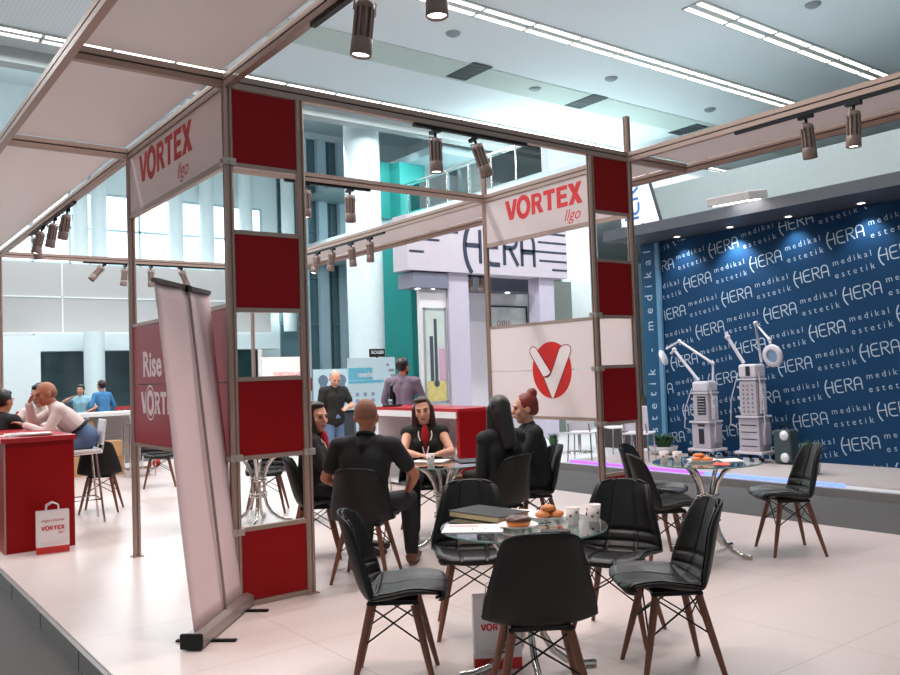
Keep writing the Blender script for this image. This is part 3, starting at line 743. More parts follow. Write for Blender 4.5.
# ------------------------------------------------------------------ paper bags
def bag(x, y, rz, w, d, h, label, group='white paper bags with red base'):
    t = thing('paper_bag', label, 'bag', (x, y, 0), rz, group)
    P = [(-w/2, -d/2), (w/2, -d/2), (w/2, d/2), (-w/2, d/2)]; bh = h*.17
    def wall(z0, z1, name, m):
        g = G(); vs = [(a, b, z) for z in (z0, z1) for a, b in P]; g.add(vs, [(k, (k+1) % 4, 4+(k+1) % 4, 4+k) for k in range(4)]); return g
    b = wall(bh, h, '', None); b.add([(-w/2, -d/2, .003), (w/2, -d/2, .003), (w/2, d/2, .003), (-w/2, d/2, .003)], [(0, 1, 2, 3)])
    o = b.build('bag_body', mat('white_bag_paper', rgb(232,222,220), .55, 0, .03, 12, .1), t); m = o.modifiers.new('s', 'SOLIDIFY'); m.thickness = .003
    o = wall(0, bh, '', None).build('red_base', mat('bag_red_base', rgb(200,40,32), .5), t); m = o.modifiers.new('s', 'SOLIDIFY'); m.thickness = .003
    for s in (-1, 1):
        G().tube([(-w*.2, s*d/2, h-.01), (-w*.18, s*d*.45, h+.05), (0, s*d*.4, h+.075), (w*.18, s*d*.45, h+.05), (w*.2, s*d/2, h-.01)], .004, 6).build('handle', PAPER, t)
    M = plane_M((-w*.36, -d/2-.0025, h*.56), (1, 0, 0), (0, 0, 1)); sc = w*.72/5.4
    G().join(vortex_g(), M @ Matrix.Scale(sc, 4)).build('word_lettering', REDS, t, recalc=False)
    tg = text_g('llgo', w*.14, 0, .35); G().join(tg, M @ Matrix.Translation((w*.5, -w*.13, 0))).build('script_lettering', REDS, t, recalc=False)
    sg = text_g('ozgun hizmet', w*.13, 0, .35); G().join(sg, M @ Matrix.Translation((w*.0, w*.28, 0))).build('slogan_lettering', REDS, t, recalc=False)
    for k in range(2): G().join(G().bx((0, 0, 0), (w*.7, .0005, .001)), M @ Matrix.Translation((0, -w*(.42+.06*k), 0)) @ Matrix.Rotation(pi/2, 4, 'X')).build('printed_rule', REDS, t)
    return t
bag(.56, -2.0, head_of(.6, .8)+.05, .24, .11, .36, 'white paper bag on the floor under the front glass table')
bag(-.52, 2.97, -.12, .27, .1, .38, 'white paper bag leaning at the red counter on the left')
rb = thing('gift_bag', 'small red bag behind the right checkered column at the platform edge', 'bag', (4.75, .62, 0), .4)
b = G(); vs = [(a, c_, z) for z in (0, .34) for a, c_ in ((-.13, -.06), (.13, -.06), (.13, .06), (-.13, .06))]; b.add(vs, [(0,1,5,4),(1,2,6,5),(2,3,7,6),(3,0,4,7),(0,1,2,3)])
o = b.build('bag_body', RED, rb); o.modifiers.new('s', 'SOLIDIFY').thickness = .003
G().tube([(-.05, -.06, .33), (-.04, -.05, .4), (.04, -.05, .4), (.05, -.06, .33)], .004, 6).build('handle', PAPER, rb)

# ------------------------------------------------------------------ roll-up banner (seen from behind)
ba, bb = V((-.54, -.64, 0)), V((.07, .03, 0)); bm_ = (ba+bb)/2; L = (bb-ba).length; bang = atan2((bb-ba).y, (bb-ba).x)
t = thing('rollup_banner', 'tall white roll-up banner leaning at the left column, back side showing', 'banner', (bm_.x, bm_.y, 0), bang)
# local x runs along the base, local +y is the far side
LEAN = .20; H = 2.1
cs = G(); P = [(-.06, .012), (.06, .012), (.065, .05), (.045, .085), (-.02, .095), (-.055, .07)]
cs.prism([(p[1], p[0]) for p in P], -L/2, L/2, Matrix(((0, 0, 1, 0), (0, 1, 0, 0), (1, 0, 0, 0), (0, 0, 0, 1))))
cs.build('cassette', mat('banner_base_alu', rgb(176,164,158), .35, .7), t, bevel=.004)
for s in (-1, 1):
    G().box((s*(L/2+.012), 0, .052), (.028, .135, .09)).build('end_cap', BLACKM, t, bevel=.012)
    G().box((s*.30, -.02, .007), (.035, .36, .012)).build('foot', BLACKM, t, bevel=.003)
sh = G(); n = 24
vs = []; fs = []
for j in range(n+1):
    k = j/n; z = .09+(H-.09)*k
    for i in range(9): vs.append((-L/2+.03+(L-.06)*i/8, .0+LEAN*k+.006*sin(i*1.3+k*6), z))
for j in range(n):
    for i in range(8): a = j*9+i; fs.append((a, a+1, a+10, a+9))
o = sh.add(vs, fs, True).build('banner_sheet', mat('banner_back_fabric', rgb(222,196,196), .7, 0, .05, 60, .1), t); o.modifiers.new('s', 'SOLIDIFY').thickness = .002
G().tube([(.03, -.02, .07), (.03, LEAN-.02, H)], .009, 10).build('support_pole', mat('banner_pole', rgb(150,136,132), .4, .6), t)
G().bx((-L/2+.03, LEAN-.016, H-.005), (L/2-.03, LEAN+.014, H+.022)).build('top_bar', mat('banner_topbar', rgb(110,100,98), .4, .6), t)
G().bx((-.0, LEAN-.03, H-.02), (.06, LEAN-.012, H+.02)).build('pole_hook', BLACKM, t)

# ------------------------------------------------------------------ counters
t = thing('red_counter', 'red info counter at the left edge with papers on it', 'counter', (-.58, 4.1, 0))
G().bx((-.3, -.92, .0), (.3, -.88, 1.0)).build('front_panel', RED, t); G().bx((.26, -.88, 0), (.3, .9, 1.0)).build('side_panel', RED, t); G().bx((-.3, -.88, 0), (-.26, .9, 1.0)).build('side_panel', RED, t)
G().bx((-.32, -.94, 1.0), (.32, .92, 1.045)).build('counter_top', mat('red_counter_top', rgb(176,24,34), .3), t, bevel=.004)
G().bx((-.3, -.925, .0), (-.285, -.905, 1.0)).build('edge_strip', ALU, t)
G().bx((-.26, .1, .5), (.26, .85, .53)).build('shelf', RED, t)
for i, (x, y, a, lb) in enumerate(((-.66, 3.5, .3, 'lower magazine of the white pile on the red counter'), (-.62, 3.46, -.1, 'upper open magazine of the white pile on the red counter'))):
    m_ = thing('magazine', lb, 'magazine', (x, y, 1.046+.012*i), a)
    G().bx((-.2, -.14, 0), (.2, .14, .011)).build('pages', PAPER, m_)
    G().bx((-.15, -.1, .0112), (-.02, .06, .0118)).build('printed_block', mat('grey_print', rgb(150,150,150), .6), m_)
t = thing('reception_counter', 'white counter with red top and open shelves behind the talking group', 'counter', (4.32, 3.68, 0))
for nm, a, b, m in (('counter_top', (-.3, -.92, 1.02), (.32, 1.0, 1.06), mat('red_counter_top', rgb(176,24,34), .3)), ('top_edge', (-.31, -.88, .94), (-.26, 1.0, 1.02), WHITEP), ('end_panel', (-.29, -.92, 0), (.3, -.86, 1.02), RED),
                    ('end_panel', (-.29, .94, 0), (.3, .98, 1.02), WHITEP), ('front_panel', (.26, -.86, 0), (.3, .94, 1.02), WHITEP), ('shelf', (-.25, -.86, .5), (.26, .94, .53), WHITEP), ('bottom_panel', (-.25, -.86, .03), (.26, .94, .06), WHITEP), ('divider', (-.25, .0, .06), (.26, .03, .94), WHITEP)):
    G().bx(a, b).build(nm, m, t)
# microscope on it
t = thing('microscope', 'black microscope-like device standing on the far end of the reception counter', 'device', (4.2, 4.5, 1.062), .6); t.scale = (.8, .8, .55)
G().box((0, 0, .02), (.34, .24, .04)).build('base', BLACKM, t, bevel=.01); G().tube([(.08, 0, .04), (.1, 0, .2), (.04, 0, .34), (-.04, 0, .36)], .035, 10).build('arm', BLACKM, t)
G().tube([(-.06, 0, .18), (-.02, 0, .5)], .03, 12).build('tube', BLACKM, t); G().tube([(-.02, 0, .5), (.1, 0, .6)], .025, 10).build('eyepiece', BLACKM, t); G().box((-.06, 0, .12), (.16, .14, .015)).build('stage', BLACKM, t)
# stools
def stool(x, y, rz, label, sz=.72, back=True):
    t = thing('bar_stool', label, 'stool', (x, y, 0), rz)
    G().box((0, 0, sz), (.42, .4, .045)).build('seat', WHITEP, t, bevel=.015)
    if back:
        M = Matrix.Rotation(R(8), 3, 'X'); G().box((0, -.22, sz+.20), (.4, .025, .28), M).build('backrest', WHITEP, t, bevel=.01)
        for s in (-1, 1): G().tube([(s*.16, .1, sz-.03), (s*.16, -.2, sz-.02), (s*.16, -.235, sz+.2)], .012, 8).build('back_tube', CHROME, t)
    for sx in (-1, 1):
        for sy in (-1, 1): G().tube([(sx*.15, sy*.14, sz-.02), (sx*.22, sy*.21, 0)], .0125, 8).build('leg', CHROME, t)
    G().tube([(.19, .18, .25), (-.19, .18, .25), (-.19, -.18, .25), (.19, -.18, .25), (.19, .18, .25)], .009, 8).build('foot_rest', CHROME, t); return t
stool(.10, 4.57, head_of(-1, .1), 'white bar stool with chrome legs under the bald man in white', .78)
t = thing('round_stool', 'white padded round stool before the open reception counter', 'stool', (3.55, 3.95, 0))
G().lathe([(.001, .60), (.2, .60), (.215, .63), (.21, .67), (.18, .69), (.001, .692)], n=28).build('seat_pad', WHITEP, t)
for k in range(4): a = pi/4+k*pi/2; G().tube([(.14*cos(a), .14*sin(a), .6), (.2*cos(a), .2*sin(a), 0)], .012, 8).build('leg', CHROME, t)
G().tube([(.17*cos(2*pi*k/20), .17*sin(2*pi*k/20), .25) for k in range(21)], .009, 8).build('foot_ring', CHROME, t)
# neighbours at the left rear
t = thing('side_table', 'long white table behind the bar stool, cartons under it', 'table', (1.5, 9.85, 0))
G().bx((-1.2, -.35, .96), (1.0, .35, 1.02)).build('tabletop', WHITEP, t)
for sx in (-1.15, .95):
    for sy in (-.3, .3): G().bx((sx-.02, sy-.02, 0), (sx+.02, sy+.02, .96)).build('leg', WHITEP, t)
G().bx((-1.15, .28, .1), (.95, .3, .95)).build('back_panel', mat('grey_back_panel', rgb(160,156,154), .6), t)
CARD = mat('brown_cardboard', rgb(196,150,106), .8, 0, .08, 6)
def carton(x, y, z, s, rz, lb):
    t = thing('carton', lb, 'box', (x, y, z), rz, 'brown cartons under the white table')
    G().box((0, 0, s[2]/2), s).build('carton_body', CARD, t); G().box((0, 0, s[2]+.001), (s[0], .05, .002)).build('tape', mat('packing_tape', rgb(214,180,140), .3), t)
carton(1.62, 9.2, 0, (.36, .36, .30), .1, 'brown carton at the bottom of the stack before the white table'); carton(1.64, 9.2, .304, (.34, .34, .26), -.1, 'brown carton on top of the stack before the white table')
carton(1.15, 9.55, 0, (.4, .3, .3), .05, 'brown carton on the floor left of the carton stack'); carton(1.2, 9.75, .62, (.6, .3, .26), 0, 'flat brown carton high up under the white tabletop')
t = thing('utility_cart', 'small chrome cart with white containers right of the cartons', 'cart', (1.95, 8.6, 0))
for z in (.12, .5, .85): G().box((0, 0, z), (.42, .34, .02)).build('shelf', CHROME, t)
for sx in (-.2, .2):
    for sy in (-.16, .16): G().tube([(sx, sy, 0), (sx, sy, .95)], .012, 8).build('pole', CHROME, t)
for i, (x, y, z, h) in enumerate(((-.08, 0, .862, .2), (.08, .03, .862, .14), (.0, -.02, .512, .2))):
    tag(G().lathe([(.001, 0), (.06, 0), (.065, .02), (.06, h), (.03, h+.02), (.03, h+.05), (.001, h+.05)], n=18).build('container', WHITEP, loc=(1.95+x, 8.6+y, z)), ['tall white container on top of the chrome cart', 'low white container on top of the chrome cart', 'white container on the middle shelf of the chrome cart'][i], 'container')
tag(G().ball((0, 0, .09), (.11, .09, .09), 16).build('red_bundle', CLOTHR, loc=(2.5, 9.6, 0)), 'small red bundle on the floor behind the burgundy panel', 'bundle')
rl = thing('railing', 'orange and red slatted rail far behind the bald man in white', 'railing', (2.0, 16.0, FZ))
G().bx((-.6, -.02, .98), (4.2, .02, 1.06)).build('top_rail', mat('red_rail_paint', rgb(200,60,60), .5), rl)
g = G()
for i in range(32): g.bx((-.6+i*.15, -.015, .1), (-.53+i*.15, .015, .98))
g.build('slats', mat('orange_slats', rgb(196,128,84), .6), rl)
# ------------------------------------------------------------------ neighbour stand at the right
HP = thing('stand_platform', 'low white platform of the blue neighbour stand across the grey aisle', 'platform', (0, 0, FZ))
HFL = mat('neighbour_white_floor', rgb(222,222,224), .35, 0, .03, .6)
G().bx((7.42, -6, 0), (16, 12.5, .11)).build('deck', HFL, HP); G().bx((7.38, -6, 0), (7.42, 12.5, .10)).build('edge_profile', mat('platform_edge_alu', rgb(150,146,144), .45, .5), HP)
PUR = mat('purple_led', rgb(150,90,240), .3, emit=(.36, .10, 1, 1), es=1.3); BLU = mat('blue_led', rgb(120,140,255), .3, emit=(.16, .26, 1, 1), es=1.4)
for ya, yb, m, lb in ((1.75, 4.3, PUR, 'purple glowing light strip on the edge of the white platform'), (-.2, 1.75, BLU, 'blue glowing light strip on the edge of the white platform')):
    tag(G().bx((7.44, ya, -.008), (7.50, yb, .03)).build('light_strip', m), lb, 'light strip')
tag(G().bx((7.62, -6, -.012), (9.42, 4.4, .012)).build('floor_step', mat('shaded_step_beige', rgb(186,174,170), .4)), 'flat pale step in front of the blue wall', 'step')  # beige puts the shade between light strip and wall into the colour
WX = 9.5
t = thing('backdrop_wall', 'tall dark blue wall covered with rows of pale lettering', 'wall panel', (WX, 0, -.01))
BLUE = mat('petrol_blue_print', rgb(20,58,92), .7, 0, .06, .5, spec=.15)
G().bx((0, -6, 0), (.12, 3.98, 3.66)).build('printed_wall', BLUE, t)
G().bx((-.06, 4.0, 0), (.12, 4.34, 3.66)).build('end_panel', mat('end_panel_blue', rgb(34,80,112), .6, 0, .05, .6, spec=.2), t)
G().bx((-.075, 3.94, 0), (-.02, 4.02, 3.66)).build('corner_strip', mat('light_blue_strip', rgb(92,138,168), .45), t)
PRN = mat('pale_blue_lettering', rgb(172,190,204), .55)
hg = hera_g(.085); ma = text_g('medikal', .15, -.0012, 0, 0, 1.5, 2); es = text_g('estetik', .15, -.0012, 0, 0, 1.6, 2)
unit = G().join(hg, Matrix.Scale(.185, 4)); unit.join(ma, Matrix.Translation((.62, .125, 0)) @ Matrix.Scale(.56/width(ma), 4)); unit.join(es, Matrix.Translation((.62, -.06, 0)) @ Matrix.Scale(.58/width(es), 4))
lg = G(); tilt = R(8.4)
for row in range(-2, 11):
    for k in range(-1, 9):
        y = 5.2-1.27*k+(.63 if row % 2 else 0)+(-.10*row)
        z = 3.16+(3.43-3.14)+(-.425*row)+(3.16-y)*.147+.12-.27
        if y-1.12 < -7 or y > 5.4 or z > 4.0 or z < -.4: continue
        M = plane_M((-.004, y+.28, z-.09), (0, -cos(tilt), sin(tilt)), (0, sin(tilt), cos(tilt)))
        lg.join(unit, M)
# trim to the wall face
lo = lg.build('lettering', PRN, t, recalc=False)
bm = bmesh.new(); bm.from_mesh(lo.data)
for co, no in (((0, 0, 3.64), (0, 0, 1)), ((0, 0, .02), (0, 0, -1)), ((0, 3.93, 0), (0, 1, 0)), ((0, -5.95, 0), (0, -1, 0))):
    bmesh.ops.bisect_plane(bm, geom=bm.verts[:]+bm.edges[:]+bm.faces[:], plane_co=co, plane_no=no, clear_outer=True)
bm.to_mesh(lo.data); bm.free()
vt = text_g('estetik - medikal', .3, .001, 0, 0, 2.0); g = G().join(vt, plane_M((-.065, 4.12, .12), (0, 0, 1), (0, 1, 0)) @ Matrix.Scale(3.4/width(vt), 4))
g.build('vertical_lettering', PRN, t, recalc=False)
cn = thing('stand_canopy', 'dark grey canopy slab along the top of the blue wall', 'canopy', (8.55, 0, 3.66))
G().bx((0, -6, 0), (1.1, 4.4, .17)).build('slab', mat('anthracite_panel', rgb(72,76,84), .5), cn)
for i, (px, py) in enumerate(((686, 238), (742, 229), (803, 219), (874, 206))):
    p = on_z(px, py, 3.65); d = thing('downlight', ['small lit downlight in the dark canopy, leftmost above the blue wall', 'small lit downlight in the dark canopy, under the floodlight', 'small lit downlight in the dark canopy, third from the left', 'small lit downlight in the dark canopy nearest the right edge'][i], 'downlight', (min(max(p.x, 8.65), 9.3), p.y, 3.66), 0, 'downlights in the dark canopy')
    G().lathe([(.05, 0), (.065, 0), (.065, -.012), (.05, -.012)], n=18).build('ring', WHITEP, d); G().lathe([(.001, -.006), (.05, -.006)], n=18).build('lens', LAMP_E, d)
    l = bpy.data.lights.new('downlight_lamp', 'SPOT'); l.energy = 45 if i != 1 else 120; l.spot_size = R(100); l.spot_blend = .7; l.color = (.85, .93, 1); l.shadow_soft_size = .04
    o = bpy.data.objects.new('downlight_lamp', l); COL.objects.link(o); o.parent = d; o.location = (0, 0, -.03)
fl = thing('floodlight', 'white floodlight box mounted on top of the dark canopy', 'floodlight', (8.42, 1.62, 3.80), .1)
G().box((-.1, 0, .07), (.55, .66, .12), Matrix.Rotation(R(-10), 3, 'Y')).build('housing', mat('flood_grey', rgb(190,186,182), .5), fl, bevel=.01); G().box((-.11, 0, .006), (.42, .52, .012), Matrix.Rotation(R(-10), 3, 'Y')).build('lens', LAMP_E, fl)
G().tube([(.15, 0, .04), (.3, 0, -.0)], .03, 8).build('arm', BLACKM, fl)

# device trolleys
LG = mat('device_pale_grey', rgb(176,169,174), .45); LW = mat('device_white', rgb(204,198,203), .4)
SLOT = mat('dark_slot', rgb(30,32,38), .4)
def trolley(x, y, rz, h, label, kind):
    t = thing('device_trolley', label, 'medical device', (x, y, .03), rz)
    G().box((0, 0, .13), (.40, .46, .04)).build('base_plate', LW, t, bevel=.01)
    for sx in (-1, 1):
        for sy in (-1, 1):
            c = G().tube([(sx*.17, sy*.2-.014, .05), (sx*.17, sy*.2+.014, .05)], .05, 14).build('castor', BLACKM, t)
            G().box((sx*.17, sy*.2, .09), (.03, .045, .05)).build('castor_fork', LG, c)
    z0 = .15
    G().box((0, 0, z0+h*.19), (.30, .34, h*.38)).build('lower_cabinet', LG, t, bevel=.012)
    G().box((-.01, 0, z0+h*.395), (.36, .38, .03)).build('tray', LW, t, bevel=.006)
    G().box((0, .0, z0+h*.61), (.26, .28, h*.40)).build('upper_cabinet', LG, t, bevel=.012)
    G().box((0, 0, z0+h*.825), (.30, .31, .025)).build('tray', LW, t, bevel=.006)
    G().box((0, 0, z0+h*.92), (.27, .30, h*.16)).build('head_unit', LW, t, bevel=.035)
    if kind == 0:
        G().box((-.134, -.02, z0+h*.64), (.012, .15, h*.27)).build('screen', SLOT, t)
        for i in range(6): G().box((-.142, -.02, z0+h*(.535+.042*i)), (.006, .13, .012)).build('shelf_slat', LG, t)
        G().box((-.154, -.01, z0+h*.18), (.012, .09, h*.22)).build('front_slot', SLOT, t)
        G().box((-.154, -.01, z0+h*.345), (.012, .12, .03)).build('drawer_slot', SLOT, t)
    else:
        G().box((-.138, -.02, z0+h*.92), (.012, .07, h*.11)).build('gauge_window', SLOT, t)
        for i in range(7):
            for j in (-1, 0, 1): G().lathe([(.001, .012), (.012, .012), (.014, 0)], (-.131, .075*j, z0+h*(.455+.05*i)), 10, Matrix.Rotation(-pi/2, 3, 'Y')).build('knob', mat('button_grey', rgb(120,110,118), .5), t)
        for i in range(4): G().box((-.152, 0, z0+h*(.06+.08*i)), (.006, .26, .012)).build('drawer_gap', SLOT, t)
    for s in (-1, 1):
        G().box((0, s*.165, z0+h*.60), (.14, .035, h*.34)).build('side_rail', LW, t, bevel=.006)
        for k in range(3): G().tube([(-.05, s*.185, z0+h*(.48+.12*k)), (-.05, s*.225, z0+h*(.5+.12*k))], .016, 8).build('holder', LG, t)
        G().box((.02, s*.19, z0+h*.2), (.16, .05, h*.24)).build('side_box', LG, t, bevel=.008)
    for s, z in ((1, .55), (-1, .35)):
        G().tube([(-.1, s*.17, z0+h*.9), (-.16, s*.27, z0+h*.6), (-.17, s*.29, z0+h*.3), (-.12, s*.22, z0+h*z*.5)], .008, 6).build('hose', LW, t)
    return t
def arm(t, pts, r=.02):
    G().tube(pts, r, 10).build('lamp_arm', LW, t)
    for p in pts[1:-1]: G().ball(p, r*1.7, 10).build('arm_joint', LW, t)
h1 = 1.05; T = trolley(9.0, 2.80, 0, h1, 'white device trolley at the left before the blue wall, lamp arm bent to the left', 0)
arm(T, [(0, -.16, .17+h1), (0, -.17, 1.48), (0, .45, 1.86), (-.05, .68, 1.74)]); arm(T, [(0, .12, .17+h1), (-.05, .52, 1.72), (-.06, .58, 1.66)], .024)
G().ball((-.06, .74, 1.60), (.09, .035, .14), 16, Matrix.Rotation(R(-22), 3, 'X')).build('lamp_head', mat('lamp_head_shiny', rgb(225,225,225), .2, .3), T)
h2 = 1.3; T = trolley(9.0, 1.95, 0, h2, 'taller white device trolley with round magnifier lamp before the blue wall', 1)
arm(T, [(0, .13, .17+h2), (-.02, .38, 1.88), (-.02, .40, 1.96)], .026); arm(T, [(0, -.17, .17+h2), (0, -.10, 2.06), (-.06, -.36, 1.80), (-.08, -.38, 1.74)], .019)
M = Matrix.Rotation(R(80), 3, 'Y') @ Matrix.Rotation(R(10), 3, 'X')
G().lathe([(.10, -.02), (.165, -.025), (.17, .02), (.10, .03), (.10, -.02)], (-.1, -.42, 1.56), 24, M).build('lamp_ring', LW, T); G().lathe([(.001, 0), (.10, 0)], (-.1, -.42, 1.56), 24, M).build('magnifier_glass', mat('lens_blue_grey', rgb(120,150,176), .1), T)
t = thing('device_case', 'dark green case with two round pale labels beside the tall trolley', 'case', (9.05, 1.48, .03), .1); t.scale = (.8, .72, .8)
G().box((0, 0, .3), (.3, .36, .6)).build('case_body', mat('dark_green_case', rgb(54,70,72), .5, 0, .2, 10), t, bevel=.03)
for z in (.5, .1): G().lathe([(.001, 0), (.09, 0), (.09, .01), (.001, .012)], (-.152, -.05, z), 20, Matrix.Rotation(-pi/2, 3, 'Y')).build('round_label', WHITEP, t)
G().tube([(0, -.1, .6), (0, -.08, .68), (0, .08, .68), (0, .1, .6)], .014, 8).build('handle', BLACKM, t)
GREEN = mat('plant_green', rgb(58,92,56), .6, 0, .35, 14)
def grass(x, y, z, r, h, n, label, pot=True, wide=1):
    t = thing('potted_plant', label, 'plant', (x, y, z)); g = G(); pz = .12 if pot else .02
    if pot: G().lathe([(.001, 0), (r*.5, 0), (r*.62, .12), (r*.56, .12), (r*.5, .1), (.001, .1)], n=18).build('pot', mat('plant_pot', rgb(190,186,184), .5), t)
    for i in range(n):
        a = random.uniform(0, 2*pi); k = random.uniform(.2, 1); hh = h*random.uniform(.6, 1); d = V((cos(a)*wide, sin(a), 0)); s = V((-sin(a), cos(a), 0))*.012
        p = [V((0, 0, pz-.02))+d*r*.25*k, V((0, 0, pz+hh*.6))+d*r*.55*k, V((0, 0, pz+hh*(1-.3*k)))+d*r*1.1*k]
        g.add([p[0]-s, p[0]+s, p[1]+s, p[1]-s, p[2]], [(0, 1, 2, 3), (3, 2, 4)])
    g.build('foliage', GREEN, t, recalc=False)
p = on_z(824, 470, .03); grass(p.x-.33, p.y, .03, .22, .38, 120, 'small spiky green plant at the foot of the blue wall behind the lone chair')
grass(9.1, 3.75, .03, .4, .26, 160, 'low wide green plant at the left foot of the blue wall', True)
for x, y, lb in ((8.25, 5.95, 'small leafy plant behind the red haired woman, left of two'), (8.42, 5.68, 'small leafy plant behind the red haired woman, right of two')):
    grass(x, y, -.01, .2, .30, 70, lb)

# white chairs on that platform
def white_chair(x, y, rz, label):
    t = thing('dining_chair', label, 'chair', (x, y, -.01), rz, 'white chairs on the neighbour platform')
    G().box((0, 0, .46), (.42, .42, .03)).build('seat', WHITEP, t, bevel=.012); G().box((0, -.21, .70), (.42, .025, .40), Matrix.Rotation(R(8), 3, 'X')).build('backrest', WHITEP, t, bevel=.012)
    for sx in (-1, 1):
        G().tube([(sx*.18, .17, .45), (sx*.2, .2, 0)], .012, 8).build('leg', CHROME, t); G().tube([(sx*.17, -.235, .62), (sx*.18, -.18, .45), (sx*.2, -.22, 0)], .012, 8).build('leg', CHROME, t)
p = on_z(590, 466, -.01); white_chair(7.8, 4.35, head_of(.9, .5), 'white chair with chrome legs seen below the emblem panel')
white_chair(8.15, 3.45, head_of(.9, .4), 'white chair seen through the gap of the right checkered column')
white_chair(8.95, 4.62, head_of(-.8, .3), 'white chair between the right checkered column and the blue wall')
t = thing('bistro_table', 'low white table behind the white chairs under the emblem panel', 'table', (8.7, 5.3, -.01))
G().lathe([(.001, .70), (.4, .70), (.4, .73), (.001, .73)], n=32).build('tabletop', WHITEP, t); G().tube([(0, 0, .70), (0, 0, .02)], .03, 12).build('column', CHROME, t); G().lathe([(.001, 0), (.24, 0), (.22, .02), (.001, .03)], n=28).build('foot', CHROME, t)
t = thing('side_cabinet', 'dark low cabinet left of the blue wall behind the checkered column', 'cabinet', (9.9, 5.3, -.01))
G().box((0, 0, .45), (.5, .9, .9)).build('body', mat('dark_cabinet', rgb(58,50,48), .5), t); G().box((0, 0, .92), (.54, .94, .04)).build('top', mat('dark_cabinet', rgb(58,50,48), .5), t)

# neighbour stand: fascia with word, posters, columns
t = thing('fascia_sign', 'broad white fascia sign with dark blue word and speed lines', 'sign', (0, 8.0, 0))
G().bx((6.93, 0, 3.53), (11.3, .5, 4.62)).build('sign_board', mat('fascia_white', rgb(198,190,199), .5), t)
M = plane_M((8.36, -.006, 3.74), (1, 0, 0), (0, 0, 1)); g = G(); hh = hera_g(.13)
for f in range(0): pass
g.join(hh, M @ Matrix.Diagonal((.66, .74, 1, 1))); g.build('lettering', NAVY, t, recalc=False)
g = G()
for x0, x1, z in ((7.28, 8.2, 4.32), (6.98, 7.72, 4.13), (6.98, 7.33, 3.88), (10.75, 11.27, 4.48), (10.42, 11.28, 4.28), (9.9, 11.28, 4.07), (10.44, 11.28, 3.87), (10.82, 11.28, 3.68)): G().bx((x0, -.006, z), (x1, .0, z+.045)).build('speed_line', NAVY, t)
LAV = mat('lavender_white_column', rgb(194,187,203), .55)
tag(G().bx((7.98, 8.1, -.01), (8.5, 8.45, 3.53)).build('pillar', LAV), 'square pale lilac pillar under the fascia sign, left of two', 'pillar')
tag(G().bx((10.5, 8.1, -.01), (10.95, 8.45, 3.53)).build('pillar', LAV), 'square pale lilac pillar under the fascia sign, right of two', 'pillar')
t = thing('poster_wall', 'white wall with tall product poster left of the lilac pillar', 'wall panel', (0, -.32, -.01))
G().bx((7.32, 8.5, 0), (7.975, 8.6, 3.2)).build('board', WHITEP, t)
pz = mat('poster_pale_print', rgb(196,206,200), .35, 0, .2, 3); G().bx((7.42, 8.485, .95), (7.9, 8.5, 2.78)).build('poster', pz, t)
g = G(); g.bx((7.52, 8.478, 1.35), (7.6, 8.485, 2.25)); g.bx((7.63, 8.478, 1.25), (7.7, 8.485, 2.6)); g.lathe([(.001, 0), (.07, 0)], (7.665, 8.48, 1.3), 14, Matrix.Rotation(pi/2, 3, 'X')); g.build('poster_product', mat('poster_dark_tool', rgb(70,78,88), .4), t)
G().bx((7.42, 8.48, .95), (7.9, 8.484, 1.35)).build('poster_field', mat('poster_yellow', rgb(206,190,120), .4, 0, .3, 9), t); G().bx((7.74, 8.48, 1.36), (7.9, 8.484, 2.0)).build('poster_field', mat('poster_pink', rgb(200,160,180), .4), t)
G().bx((7.38, 8.476, .91), (7.42, 8.5, 2.82)).bx((7.9, 8.476, .91), (7.94, 8.5, 2.82)).bx((7.38, 8.476, 2.78), (7.94, 8.5, 2.82)).bx((7.38, 8.476, .91), (7.94, 8.5, .95)).build('poster_frame', mat('silver_frame', rgb(190,194,196), .3, .6), t)
HD = mat('slate_header', rgb(78,80,92), .5)
tag(G().bx((7.1, 8.05, 3.2), (7.96, 8.6, 3.5)).build('header_box', mat('lilac_slate_header', rgb(120,122,140), .5)), 'slate header box above the tall product poster', 'header')
tag(G().bx((9.3, 8.75, 3.28), (10.98, 9.3, 3.56)).build('header_box', HD), 'slate header box above the framed picture', 'header')
tag(G().bx((10.98, 8.3, 3.28), (11.15, 8.9, 3.52)).build('header_box', HD), 'short slate header box right of the right lilac pillar', 'header')
for x, y, z, lb in ((7.35, 8.03, 3.19, 'small lit spot in the header box above the tall poster, left'), (7.7, 8.03, 3.19, 'small lit spot in the header box above the tall poster, right'), (9.75, 9.0, 3.27, 'small lit spot above the framed picture, left'), (10.35, 9.0, 3.27, 'small lit spot above the framed picture, right')):
    tag(G().lathe([(.001, 0), (.05, 0), (.055, .02)], (x, y+.25 if y < 8.5 else y, z), 14).build('downlight', LAMP_E), lb, 'downlight')
t = thing('picture_wall', 'white wall with a framed picture right of the emblem post', 'wall panel', (0, 0, -.01))
G().bx((9.3, 9.35, 0), (11.3, 9.45, 3.3)).build('board', mat('lilac_white_board', rgb(214,208,214), .5), t)
x0, x1, z0, z1 = 10.05, 11.2, 2.25, 2.98
G().bx((x0, 9.335, z0), (x1, 9.35, z1)).build('picture', mat('picture_pale_print', rgb(206,210,208), .4, 0, .35, 6), t)
G().bx((x0-.04, 9.32, z1), (x1+.04, 9.35, z1+.04)).bx((x0-.04, 9.32, z0-.04), (x0, 9.35, z1)).bx((x1, 9.32, z0-.04), (x1+.04, 9.35, z1)).bx((x0, 9.32, z0-.04), (x1, 9.35, z0)).build('picture_frame', SLOT, t)
tg = text_g('oqu', .26, -.0); G().join(tg, plane_M((10.28, 9.332, 2.55), (1, 0, 0), (0, 0, 1))).build('lettering', mat('dusty_red_print', rgb(160,90,86), .6), t, recalc=False)
